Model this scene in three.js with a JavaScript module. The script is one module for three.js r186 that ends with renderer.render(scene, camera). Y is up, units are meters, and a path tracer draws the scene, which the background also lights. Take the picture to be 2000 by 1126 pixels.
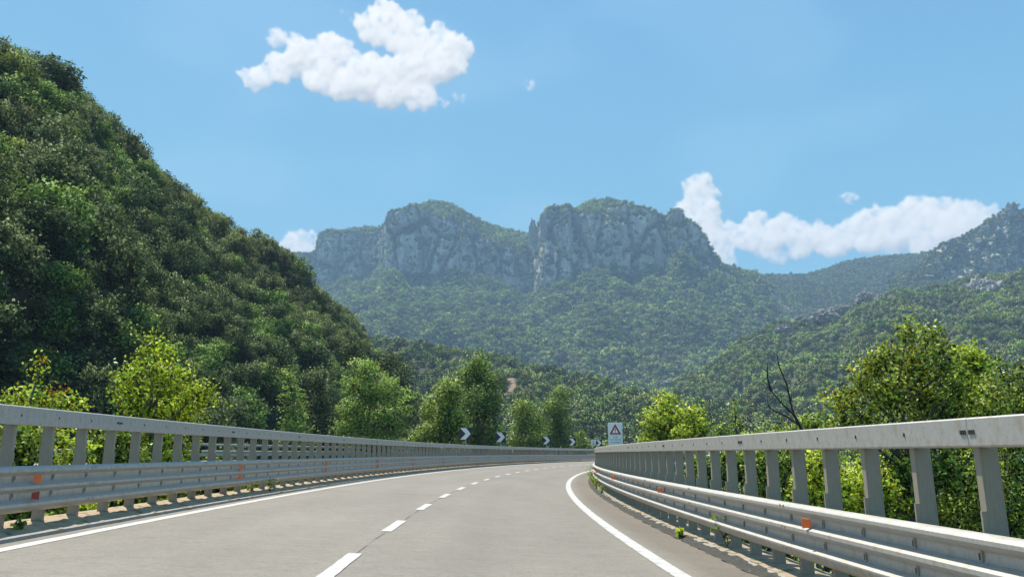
import * as THREE from 'three';
import { mergeGeometries, toCreasedNormals } from 'three/addons/utils/BufferGeometryUtils.js';
import { RoundedBoxGeometry } from 'three/addons/geometries/RoundedBoxGeometry.js';
import { createNoise3D } from 'simplex-noise';

// ---------------------------------------------------------------- camera, sky, sun, exposure
const scene = new THREE.Scene();
const camera = new THREE.PerspectiveCamera(42.44, 1024 / 576, 0.1, 9000);
camera.position.set(0, 1.28, 0);
camera.rotation.x = 12.52 * Math.PI / 180;
const renderer = new THREE.WebGLRenderer({ antialias: true });
renderer.toneMapping = THREE.LinearToneMapping;
renderer.toneMappingExposure = 1.7;
renderer.shadowMap.enabled = true;

function rngOf(seed) { let a = seed >>> 0; return () => { a = (a + 0x6d2b79f5) | 0; let t = Math.imul(a ^ (a >>> 15), 1 | a); t = (t + Math.imul(t ^ (t >>> 7), 61 | t)) ^ t; return ((t ^ (t >>> 14)) >>> 0) / 4294967296; }; }
const n3 = createNoise3D(rngOf(11));
const clamp = (v, a = 0, b = 1) => Math.min(b, Math.max(a, v));
const smooth = (a, b, v) => { const t = clamp((v - a) / (b - a)); return t * t * (3 - 2 * t); };
const mix = (a, b, t) => a + (b - a) * t;
function fbm(x, y, z, oct = 4) { let s = 0, a = 0.5, f = 1; for (let i = 0; i < oct; i++) { s += a * n3(x * f, y * f, z * f); a *= 0.5; f *= 2.03; } return s; }

const SUN_AZ = -30 * Math.PI / 180, SUN_EL = 64 * Math.PI / 180;
const sunDir = new THREE.Vector3(Math.sin(SUN_AZ) * Math.cos(SUN_EL), Math.sin(SUN_EL), -Math.cos(SUN_AZ) * Math.cos(SUN_EL));
{
  const sun = new THREE.DirectionalLight(new THREE.Color(1, 0.935, 0.815), 5);
  sun.name = 'sun';
  sun.position.copy(sunDir).multiplyScalar(900); sun.target.position.set(0, 0, -60);
  sun.castShadow = true; sun.shadow.mapSize.set(4096, 4096); sun.shadow.radius = 1;
  Object.assign(sun.shadow.camera, { left: -180, right: 180, top: 200, bottom: -200, near: 10, far: 2600 });
  scene.add(sun, sun.target);
}
// the sky: clear air that pales towards the horizon, and cumulus puffs given by azimuth, elevation and radius in degrees
{
  const SW = 4096, SH = 2048, data = new Float32Array(SW * SH * 4), D2R = Math.PI / 180;
  const airAt = (el, cosSun) => {
    const t = clamp(el / 90), k = Math.pow(1 - t, 3.2), g = Math.pow(clamp(cosSun), 4) * 0.10;
    return [mix(0.048, 0.215, k) + g * 0.9, mix(0.185, 0.475, k) + g, mix(0.39, 0.58, k) + g];
  };
  for (let j = 0; j < SH; j++) {
    const el = ((j + 0.5) / SH - 0.5) * 180, e = Math.max(el, 0) * D2R;
    for (let i = 0; i < SW; i++) {
      const a = ((i + 0.5) / SW - 0.5) * 2 * Math.PI;
      const c = airAt(Math.max(el, 0), Math.cos(e) * (Math.cos(a) * sunDir.x + Math.sin(a) * sunDir.z) + Math.sin(e) * sunDir.y), o = (j * SW + i) * 4;
      const dx = Math.cos(e) * Math.cos(a), dz = Math.cos(e) * Math.sin(a), dy = Math.sin(e), v = smooth(0.0, 0.55, n3(dx * 2.2, dy * 4.5 + 3, dz * 2.2) * 0.6 + n3(dx * 5, dy * 11, dz * 5) * 0.3) * 0.03;
      data[o] = c[0] + v; data[o + 1] = c[1] + v * 0.9; data[o + 2] = c[2] + v * 0.75; data[o + 3] = 1;
    }
  }
  const texelOf = (az, el) => [((az - 90) / 360 + 0.5) * SW, (el / 180 + 0.5) * SH];
  // each puff carries smaller billows, and those smaller ones again; the cloud is as deep as the billows reach
  function cloud(puffs, seed, copies) {
    const r = rngOf(Math.round(seed * 100)), balls = []; let a0 = 1e9, a1 = -1e9, e0 = 1e9, e1 = -1e9;
    for (const [a, e, R] of puffs) { a0 = Math.min(a0, a - 2 * R - 0.5); a1 = Math.max(a1, a + 2 * R + 0.5); e0 = Math.min(e0, e - 2 * R - 0.5); e1 = Math.max(e1, e + 2 * R + 0.5); }
    const q = Math.cos(((e0 + e1) / 2) * D2R), [i0, j0] = texelOf(a0, e0).map(Math.floor), [i1, j1] = texelOf(a1, e1).map(Math.ceil), w = i1 - i0 + 1, h = j1 - j0 + 1, step = 180 / SH;
    const grow = (x, y, z, R, level) => {
      balls.push([x, y, z, R]); if (level > 2 || R < 0.07) return;
      for (let k = 0, n = level ? 6 : 13; k < n; k++) { const a = r() * 6.283, d = R * (0.35 + 0.6 * Math.sqrt(r())); grow(x + Math.cos(a) * d, y + Math.sin(a) * d * 0.92, z + Math.sqrt(Math.max(0, R * R - d * d)) * 0.75, R * (0.26 + 0.24 * r()), level + 1); }
    };
    for (const [a, e, R] of puffs) grow(a * q, e, 0, R * 0.92, 0);
    const H = new Float32Array(w * h), x0 = (i0 + 0.5) / SW * 360 - 90, y0 = (j0 + 0.5) / SH * 180 - 90;
    const WX = new Float32Array(w * h), WY = new Float32Array(w * h);
    for (let j = 0; j < h; j++) for (let i = 0; i < w; i++) { const x = (x0 + i * step) * q, y = y0 + j * step; WX[j * w + i] = x + 0.22 * fbm(x * 1.1 + seed, y * 1.1, 1, 5); WY[j * w + i] = y + 0.2 * fbm(x * 1.1, y * 1.1 + seed, 7, 5); }
    for (const [bx, by, bz, R] of balls) {
      const ci = (bx / q - x0) / step, cj = (by - y0) / step, ni = (R + 0.3) / q / step, nj = (R + 0.3) / step;
      for (let j = Math.max(0, Math.floor(cj - nj)); j <= Math.min(h - 1, cj + nj); j++) for (let i = Math.max(0, Math.floor(ci - ni)); i <= Math.min(w - 1, ci + ni); i++) { const o = j * w + i, d = R * R - (WX[o] - bx) ** 2 - (WY[o] - by) ** 2; if (d > 0) H[o] = Math.max(H[o], bz + Math.sqrt(d)); }
    }
    const blur = (src, n) => { let A = src; for (let k = 0; k < n; k++) { const B = new Float32Array(w * h); for (let j = 0; j < h; j++) for (let i = 0; i < w; i++) { let s = 0, c = 0; for (let p = -1; p <= 1; p++) for (let u = -1; u <= 1; u++) { const jj = j + p, ii = i + u; if (jj >= 0 && jj < h && ii >= 0 && ii < w) { const g = 2 - Math.abs(p) + 2 - Math.abs(u); s += A[jj * w + ii] * g; c += g; } } B[j * w + i] = s / c; } A = B; } return A; };
    const S = blur(H, 1), B = blur(H, 5), at = (F, i, j) => F[clamp(Math.round(j), 0, h - 1) * w + clamp(Math.round(i), 0, w - 1)], patch = [];
    for (let j = 0; j < h; j++) for (let i = 0; i < w; i++) {
      const x = WX[j * w + i], y = WY[j * w + i], t = at(S, i, j); if (t <= 0.01) continue;
      const ero = 0.13 + 0.48 * fbm(x * 1.5 + 3, y * 1.5 + seed, 2, 5) + 0.2 * fbm(x * 0.5, y * 0.5 + seed, 12, 2), a = 1 - Math.exp(-Math.max(0, t - Math.max(0, ero) * 0.9) * (3.0 + 3.6 * fbm(x, y, 20, 3)));
      if (a < 0.004) continue;
      const gx = (at(S, i + 1, j) - at(S, i - 1, j)) / (2 * step * q), gy = (at(S, i, j + 1) - at(S, i, j - 1)) / (2 * step), Gx = (at(B, i + 3, j) - at(B, i - 3, j)) / (6 * step * q), Gy = (at(B, i, j + 3) - at(B, i, j - 3)) / (6 * step);
      const face = (x1, y1) => { const l = Math.hypot(x1, y1, 1); return (0.38 * x1 - 0.80 * y1 + 0.46) / l; };
      let occ = 0; for (let s = 1; s <= 9; s++) { const l = s * 0.22; occ = Math.max(occ, at(B, i - 0.3 * l / step / q, j + 0.95 * l / step) - at(B, i, j) - l * 0.35); }
      patch.push([i + i0, j + j0, a, 0.56 + 0.06 * face(gx, gy) + 0.085 * face(Gx, Gy) - 0.13 * clamp(occ * 1.4) - 0.03 * clamp(B[j * w + i] - 0.8)]);
    }
    for (const [da, flip] of [[0, 1], ...copies]) for (const [i, j, a, v] of patch) {
      const ii = ((flip > 0 ? i : i1 + i0 - i) + Math.round(da / 360 * SW) + SW * 4) % SW, o = (j * SW + ii) * 4, sh = clamp((0.60 - v) * 5);
      const c = [v * (1 - 0.07 * sh), v * (1 - 0.02 * sh), v * (1 + 0.05 * sh)];
      for (let k = 0; k < 3; k++) data[o + k] = data[o + k] * (1 - a) + c[k] * a;
    }
  }
  cloud([[-20.47,26.88,0.97],[-18.98,27.63,1.11],[-17.27,28.57,1.32],[-19.16,29.7,0.68],[-17.97,29.76,0.48],[-15.3,29.16,1.47],[-14.17,29.54,1.05],[-13.98,29.06,0.85],[-15.19,27.57,1.42],[-12.75,27.82,1.72],[-14.12,26.79,0.9],[-11.07,27.43,1.63],[-10.21,26.95,1.17],[-8.55,27.42,1.39],[-7.68,26.74,0.99],[-7.16,26.4,0.59],[-6.49,26.61,0.48],[-5.64,26.46,0.3],[-11.91,31.45,1.18],[-10.89,32.3,1.1],[-9.79,31.63,1.32],[-8.71,31.53,1.05],[-8.08,31.92,0.63],[-11.38,31.08,1.04],[-8.88,30.43,1.41],[-7.81,30.35,1.42],[-6.33,31.32,0.77],[-6.12,31.79,0.49],[-5.65,30.29,1.28],[-4.57,30.33,0.96],[-3.92,30.53,0.61],[-6.49,29.35,1.51],[-8.1,29.05,1.44],[-4.77,29.42,0.94],[-9.42,28.09,1.63],[-6.89,28.61,1.27],[-4.59,26.98,0.37],[-4.16,26.81,0.26],[-14.18,32.18,0.2],[-13.81,31.67,0.17],[1.42,27.68,0.4],[1.12,27.94,0.18]], 3.1, [[95, -1], [178, 1], [-112, -1]]);
  cloud([[14.7,19.68,1.05],[15.19,20.02,0.75],[15.64,19.23,0.68],[14.44,18.57,1.06],[15.2,18.32,1.06],[14.94,17.2,1.21],[15.46,16.21,1.14],[15.97,15.22,1.06],[16.3,14.43,0.83],[16.65,14.03,0.53],[16.99,16.28,0.75],[17.9,15.82,0.94],[19.07,16.47,0.93],[19,15.54,1.19],[19.48,14.56,0.74],[20.35,14.11,0.63],[20.3,15.79,1.26],[21.4,15.87,0.99],[22.24,15.23,1.2],[23.3,15.3,0.98],[24.28,14.64,1.08],[25.35,15.06,0.96],[26.42,15.65,1.2],[26.66,14.72,1.2],[27.46,16.04,0.8],[28.01,15.08,1.46],[29.04,15.64,1.28],[30.04,16.02,1.09],[30.41,16.48,0.65],[31.29,16,0.94],[31.47,14.94,1.55],[29.87,14.48,1.37],[32.46,15.63,0.87],[33.32,15.32,0.86],[34.05,15.36,0.52],[32.9,14.38,1.33],[21.82,14.53,0.66],[28.22,14,0.84],[31.35,13.93,1.01],[25.43,17.64,0.46],[25.88,17.72,0.32],[25.01,17.63,0.25]], 8.6, [[80, 1], [150, -1], [-80, -1], [-150, 1]]);
  cloud([[-17.48,15.1,0.68],[-16.75,15.54,0.75],[-15.82,15.8,0.57],[-16.33,14.81,0.76],[-15.23,15.65,0.42],[-17.82,14.7,0.45],[-14.42,14.94,0.76]], 5.2, []);
  const sky = new THREE.DataTexture(data, SW, SH, THREE.RGBAFormat, THREE.FloatType);
  sky.mapping = THREE.EquirectangularReflectionMapping; sky.magFilter = sky.minFilter = THREE.LinearFilter; sky.colorSpace = THREE.LinearSRGBColorSpace; sky.needsUpdate = true;
  scene.background = sky; scene.environment = sky;
}
scene.fog = new THREE.FogExp2(new THREE.Color().setRGB(0.46, 0.70, 1.0), 0.000265);

// ---------------------------------------------------------------- helpers
const lin = (r, g, b) => new THREE.Color().setRGB(r, g, b);
const used = new Map();
function numbered(name) { const n = used.get(name) ?? 0; used.set(name, n + 1); return n ? name + '_' + String(n).padStart(3, '0') : name; }
function tag(o, label, category, group) { o.userData.label = label; o.userData.category = category; if (group) o.userData.group = group; return o; }
function thing(name, label, category, pos = [0, 0, 0], group) { const g = new THREE.Group(); g.name = numbered(name); g.position.set(...pos); scene.add(g); return tag(g, label, category, group); }
function part(name, geo, mat, parent) { const m = new THREE.Mesh(geo, mat); m.name = name; parent.add(m); return m; }
function structure(name, geo, mat) { const m = new THREE.Mesh(geo, mat); m.name = numbered(name); m.userData.kind = 'structure'; scene.add(m); return m; }
function stuff(name, label, category) { const g = new THREE.Group(); g.name = numbered(name); g.userData.kind = 'stuff'; scene.add(g); return tag(g, label, category); }
const box = (w, h, d, x = 0, y = 0, z = 0) => new THREE.BoxGeometry(w, h, d).translate(x, y, z);
const merge = (list) => mergeGeometries(list.map((g) => { const q = g.index ? g.toNonIndexed() : g; for (const k of Object.keys(q.attributes)) if (!['position', 'normal', 'uv'].includes(k)) q.deleteAttribute(k); return q; }));

// a tileable-enough noise texture; paint(u, v, octaves) gives linear colour
function texture(size, metres, paint, srgb = true) {
  const d = new Uint8Array(size * size * 4);
  for (let j = 0; j < size; j++) for (let i = 0; i < size; i++) {
    const c = paint(i / size, j / size), o = (j * size + i) * 4;
    for (let k = 0; k < 3; k++) { const v = clamp(c[k]); d[o + k] = 255 * (srgb ? (v <= 0.0031308 ? v * 12.92 : 1.055 * Math.pow(v, 1 / 2.4) - 0.055) : v) + 0.5; }
    d[o + 3] = 255;
  }
  const t = new THREE.DataTexture(d, size, size, THREE.RGBAFormat); t.wrapS = t.wrapT = THREE.RepeatWrapping; t.magFilter = THREE.LinearFilter; t.minFilter = THREE.LinearMipmapLinearFilter;
  t.repeat.set(1 / metres, 1 / metres); if (srgb) t.colorSpace = THREE.SRGBColorSpace; t.needsUpdate = true; return t;
}
// noise on a torus, so that the tile has no seams
function torus(u, v, f, seed, oct = 3) { const a = u * 2 * Math.PI, b = v * 2 * Math.PI, s = f / (2 * Math.PI); let t = 0, am = 0.5, q = 1; for (let i = 0; i < oct; i++) { t += am * (n3(Math.cos(a) * s * q + seed, Math.sin(a) * s * q, Math.cos(b) * s * q + seed * 2) + n3(Math.sin(b) * s * q, Math.cos(a) * s * q + seed, Math.sin(a) * s * q + 7)) * 0.6; am *= 0.5; q *= 2.1; } return t; }

// ---------------------------------------------------------------- the road's frame: an arc banked towards its centre on the right
const RC = 233.81, CX = 231.763, CD = 16.627, BANK = 0.04237, RCAM = 232.359;
const lp = (s, off, h) => { const a = s / RC, r = RC + off; return [RC - r * Math.cos(a), BANK * (r - RCAM) + h, -r * Math.sin(a)]; };
const place = (o, s) => { const a = s / RC; o.position.set(CX - RC * Math.cos(a), 0, -(CD + RC * Math.sin(a))); o.rotation.y = -a; return o; };
const world = (s, off, h) => { const a = s / RC, r = RC + off; return [CX - r * Math.cos(a), BANK * (r - RCAM) + h, -(CD + r * Math.sin(a))]; };
function sweep(profile, s0, s1, n, { closed = false, crease = 0.5, jitter } = {}) {
  const pts = closed ? [...profile, profile[0]] : profile, m = pts.length, pos = [], uv = [], idx = [], len = [0];
  for (let i = 1; i < m; i++) len.push(len[i - 1] + Math.hypot(pts[i][0] - pts[i - 1][0], pts[i][1] - pts[i - 1][1]));
  for (let j = 0; j <= n; j++) { const s = mix(s0, s1, j / n); for (let i = 0; i < m; i++) { const e = jitter ? jitter(s, i) : [0, 0]; pos.push(...lp(s, pts[i][0] + e[0], pts[i][1] + e[1])); uv.push(s, pts[0][0] + len[i]); } }
  for (let j = 0; j < n; j++) for (let i = 0; i < m - 1; i++) { const a = j * m + i, b = a + 1, c = a + m, d = c + 1; idx.push(a, c, b, b, c, d); }
  if (closed) { const tri = THREE.ShapeUtils.triangulateShape(profile.map((p) => new THREE.Vector2(...p)), []); for (const [a, b, c] of tri) { idx.push(a, b, c); const o = n * m; idx.push(o + a, o + c, o + b); } }
  const g = new THREE.BufferGeometry(); g.setAttribute('position', new THREE.Float32BufferAttribute(pos, 3)); g.setAttribute('uv', new THREE.Float32BufferAttribute(uv, 2)); g.setIndex(idx);
  return toCreasedNormals(g, crease);
}
function onRoad(name, geo, mat, s = 0) { const m = structure(name, geo, mat); return place(m, s); }

// ---------------------------------------------------------------- materials
const asphaltTex = texture(1024, 3.0, (u, v) => { const f = torus(u, v, 90, 1, 2), s = torus(u, v, 260, 4, 1), l = torus(u, v, 5, 9, 3), m = torus(u, v, 22, 14, 3), p = smooth(0.35, 0.6, torus(u, v, 40, 27, 2)), k = 0.168 * (1 + 0.28 * f + 0.5 * s + 0.12 * l + 0.16 * m - 0.3 * p); return [k * 1.11, k * 1.0, k * 0.84]; });
const asphaltBump = texture(1024, 3.0, (u, v) => { const k = 0.5 + 0.5 * torus(u, v, 200, 4, 2); return [k, k, k]; }, false);
const M = {};
M.asphalt = new THREE.MeshStandardMaterial({ map: asphaltTex, bumpMap: asphaltBump, bumpScale: 0.003, roughness: 0.88, vertexColors: true });
const paintTex = texture(512, 1.2, (u, v) => { const w = smooth(0.05, 0.45, torus(u, v, 30, 3, 4) * 0.7 + torus(u, v, 4, 17, 2) * 0.6), k = mix(0.45, 0.23, w * 0.85) + 0.07 * torus(u, v, 120, 8, 2); return [k, k * 0.985, k * 0.93]; });
M.paint = new THREE.MeshStandardMaterial({ map: paintTex, roughness: 0.7 });
M.seam = new THREE.MeshStandardMaterial({ color: lin(0.115, 0.104, 0.09), roughness: 0.9 });
const galvTex = texture(512, 0.9, (u, v) => { const a = torus(u, v, 14, 2, 3), b = torus(u, v, 70, 6, 2), c = smooth(0.0, 0.5, torus(u, v, 5, 12, 4)), e = smooth(0.35, 0.6, torus(u, v, 24, 31, 3)), k = 0.44 * (1 + 0.16 * a + 0.14 * b) * (1 - 0.3 * e); return [k * mix(1.04, 0.95, c), k * mix(1.0, 0.87, c), k * mix(0.93, 0.70, c)]; });
M.galv = new THREE.MeshStandardMaterial({ map: galvTex, metalness: 0.35, roughness: 0.5 });
M.post = new THREE.MeshStandardMaterial({ map: galvTex, metalness: 0.1, roughness: 0.65, color: lin(0.66, 0.60, 0.51) });
M.bolt = new THREE.MeshStandardMaterial({ color: lin(0.07, 0.065, 0.06), roughness: 0.6, metalness: 0.4 });
M.orange = new THREE.MeshPhysicalMaterial({ color: lin(0.92, 0.17, 0.015), roughness: 0.35, clearcoat: 0.4 });
M.orangeDull = new THREE.MeshPhysicalMaterial({ color: lin(0.35, 0.035, 0.02), roughness: 0.45 });
const concreteTex = texture(512, 2.2, (u, v) => { const a = torus(u, v, 8, 5, 4), b = torus(u, v, 90, 3, 2), k = 0.27 * (1 + 0.25 * a + 0.2 * b); return [k, k * 0.95, k * 0.85]; });
M.concrete = new THREE.MeshStandardMaterial({ map: concreteTex, roughness: 0.92 });
const dirtTex = texture(512, 1.7, (u, v) => { const a = torus(u, v, 10, 15, 4), b = torus(u, v, 80, 13, 3), g = smooth(0.1, 0.45, torus(u, v, 7, 21, 3)), k = 1 + 0.35 * a + 0.4 * b; return [mix(0.33, 0.13, g) * k, mix(0.25, 0.12, g) * k, mix(0.16, 0.06, g) * k]; });
M.dirt = new THREE.MeshStandardMaterial({ map: dirtTex, bumpMap: dirtTex, bumpScale: 0.02, roughness: 0.95 });
const gutterTex = texture(512, 1.1, (u, v) => { const a = torus(u, v, 14, 35, 4), b = torus(u, v, 90, 33, 3), g = smooth(0.2, 0.5, torus(u, v, 16, 41, 3)), k = 1 + 0.5 * a + 0.5 * b; return [mix(0.04, 0.12, g) * k, mix(0.038, 0.11, g) * k, mix(0.032, 0.085, g) * k]; });
M.gutter = new THREE.MeshStandardMaterial({ map: gutterTex, bumpMap: gutterTex, bumpScale: 0.015, roughness: 0.95 });
M.black = new THREE.MeshStandardMaterial({ color: lin(0.012, 0.012, 0.014), roughness: 0.45 });
M.white = new THREE.MeshStandardMaterial({ color: lin(0.80, 0.79, 0.75), roughness: 0.4 });
const barkTex = texture(256, 0.6, (u, v) => { const k = 0.11 * (1 + 0.5 * torus(u, v, 10, 51, 4)); return [k, k * 0.86, k * 0.7]; });
M.bark = new THREE.MeshStandardMaterial({ map: barkTex, roughness: 0.95 });
M.deadwood = new THREE.MeshStandardMaterial({ color: lin(0.028, 0.024, 0.021), roughness: 0.95 });
const leafMat = (r, g, b, t = 0.35, spec = 1) => new THREE.MeshPhysicalMaterial({ color: lin(r, g, b), vertexColors: true, roughness: 0.75, specularIntensity: spec, transmission: t, thickness: 0, ior: 1.35, side: THREE.DoubleSide });
M.leafYellow = leafMat(0.52, 0.66, 0.055, 0.55, 0.5);
M.leafBright = leafMat(0.29, 0.42, 0.05, 0.5, 0.6);
M.leafMid = leafMat(0.24, 0.37, 0.055, 0.5, 0.5);
M.leafDark = leafMat(0.11, 0.16, 0.055, 0.35, 0.3);
M.leafFeather = leafMat(0.31, 0.46, 0.09, 0.5, 0.3);
M.leafOlive = leafMat(0.38, 0.49, 0.06, 0.55, 0.6);
M.leafOrange = leafMat(0.6, 0.34, 0.03, 0.5, 0.3);
M.wood = leafMat(1, 1, 1, 0.35, 0.15);
M.woodFar = new THREE.MeshPhysicalMaterial({ vertexColors: true, roughness: 0.95, specularIntensity: 0.1, side: THREE.DoubleSide });
M.terrain = new THREE.MeshStandardMaterial({ vertexColors: true, roughness: 0.95 });
M.rock = new THREE.MeshStandardMaterial({ vertexColors: true, roughness: 0.95, color: lin(0.72, 0.72, 0.72) });
M.ground = new THREE.MeshStandardMaterial({ color: lin(0.07, 0.075, 0.03), roughness: 0.95 });

// ---------------------------------------------------------------- ground and viaduct
{
  const g = new THREE.PlaneGeometry(4600, 3600, 60, 60).rotateX(-Math.PI / 2).translate(0, 0, -900), p = g.attributes.position;
  for (let i = 0; i < p.count; i++) p.setY(i, -7.6 + 0.5 * fbm(p.getX(i) / 60, 0, p.getZ(i) / 60, 3));
  g.computeVertexNormals(); structure('ground', g, M.ground);
}
const S0 = -26, S1 = 168;
{
  const deck = onRoad('viaduct_deck', sweep([[5.25, -0.02], [5.25, -0.45], [3.6, -1.15], [-4.2, -1.15], [-5.85, -0.45], [-5.85, -0.02], [-4.95, -0.02], [4.12, -0.02]], S0, S1, 120, { closed: true }), M.concrete);
  for (let s = -15; s < S1; s += 30) { const q = place(part('pier', new RoundedBoxGeometry(4.4, 8, 1.6, 3, 0.25).translate(0, -4.9, 0), M.concrete, deck), 0); const a = s / RC; q.position.set(RC - RC * Math.cos(a), 0, -RC * Math.sin(a)); q.rotation.y = -a; }
}
const road = (() => {
  const prof = []; for (let i = 0; i <= 30; i++) prof.push([mix(4.10, -4.93, i / 30), 0]);
  const g = sweep(prof, S0, S1, 260), p = g.attributes.position, uv = g.attributes.uv, col = new Float32Array(p.count * 3);
  for (let i = 0; i < p.count; i++) {
    const s = uv.getX(i), off = 2 * 4.10 - uv.getY(i);   // uv.y grows from 4.10 on the left edge
    const o = off, seamSide = o < 0.02 ? 1.0 : 1.0;
    const patch = fbm(s / 9, o / 2.2, 1, 3) * 0.15, wheel = 0.035 * (Math.exp(-(((Math.abs(o) - 1.1) / 0.35) ** 2)) + Math.exp(-(((Math.abs(o) - 2.75) / 0.35) ** 2)));
    const shoulder = o < -4.05 ? 0.80 + 0.06 * fbm(s / 2, o, 6, 2) : 1, age = o > 0 ? 1.03 : 0.97;
    const k = (1 + patch - wheel) * shoulder * age * seamSide;
    col.set([k, k * (o < -4.05 ? 0.95 : 1), k * (o < -4.05 ? 0.90 : 1)], i * 3);
  }
  g.setAttribute('color', new THREE.BufferAttribute(col, 3));
  return onRoad('road', g, M.asphalt);
})();
{
  const wob = (q) => (s, i) => [0.006 * n3(s * 2.2, i * 9 + q, 0), 0];
  const child = (name, geo, mat, s = 0) => { const m = part(name, geo, mat, road); const a = s / RC; m.position.set(RC - RC * Math.cos(a), 0, -RC * Math.sin(a)); m.rotation.y = -a; return m; };
  child('edge_line', sweep([[3.90, 0.005], [3.72, 0.005]], S0, S1, 700, { jitter: wob(1) }), M.paint);
  child('edge_line', sweep([[-3.78, 0.005], [-3.99, 0.005]], S0, S1, 700, { jitter: wob(2) }), M.paint);
  const dash = sweep([[0.085, 0.009], [-0.085, 0.009]], 0, 1.95, 16, { jitter: wob(3) });
  for (let k = -4; k < 34; k++) child('lane_dash', dash, M.paint, -8.85 + k * 4.62);
  child('paving_seam', sweep([[0.006, 0.005], [-0.006, 0.005]], S0, S1, 600, { jitter: (s, i) => [0.012 * n3(s, i, 4) + 0.03 * n3(s / 7, 0, 4), 0] }), M.seam);
  for (const s of [6.0, 63]) child('expansion_joint', sweep([[4.1, 0.0035], [-4.9, 0.0035]], s, s + 0.035, 1), M.seam);
}
// kerbs, verge soil and the dirty gutter under the barriers
const rag = (amp, f, seed) => (s, i) => [amp * n3(s * f, i * 3.1 + seed, 0), 0.4 * amp * n3(s * f * 1.3, i * 5 + seed, 9)];
onRoad('kerb', sweep([[5.15, 0.06], [4.14, 0.055], [4.11, 0.045], [4.10, -0.03], [5.15, -0.03]], S0, S1, 500, { closed: true }), M.concrete);
onRoad('verge_soil', sweep([[5.13, 0.05], [4.9, 0.10], [4.6, 0.11], [4.34, 0.085], [4.22, 0.066], [4.125, 0.048]], S0, S1, 1400, { jitter: rag(0.045, 2.3, 5), crease: 1.2 }), M.dirt);
onRoad('kerb', sweep([[-5.0, 0.05], [-5.03, 0.065], [-5.75, 0.06], [-5.75, -0.03], [-4.99, -0.03]], S0, S1, 500, { closed: true }), M.concrete);
onRoad('gutter_debris', sweep([[-4.84, 0.004], [-4.90, 0.018], [-4.98, 0.05], [-5.04, 0.07]], S0, S1, 1400, { jitter: rag(0.035, 2.0, 15), crease: 1.2 }), M.gutter);
onRoad('verge_soil', sweep([[-5.06, 0.064], [-5.2, 0.09], [-5.5, 0.10], [-5.74, 0.064]], S0, S1, 1400, { jitter: rag(0.03, 1.9, 25), crease: 1.2 }), M.dirt);

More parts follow.
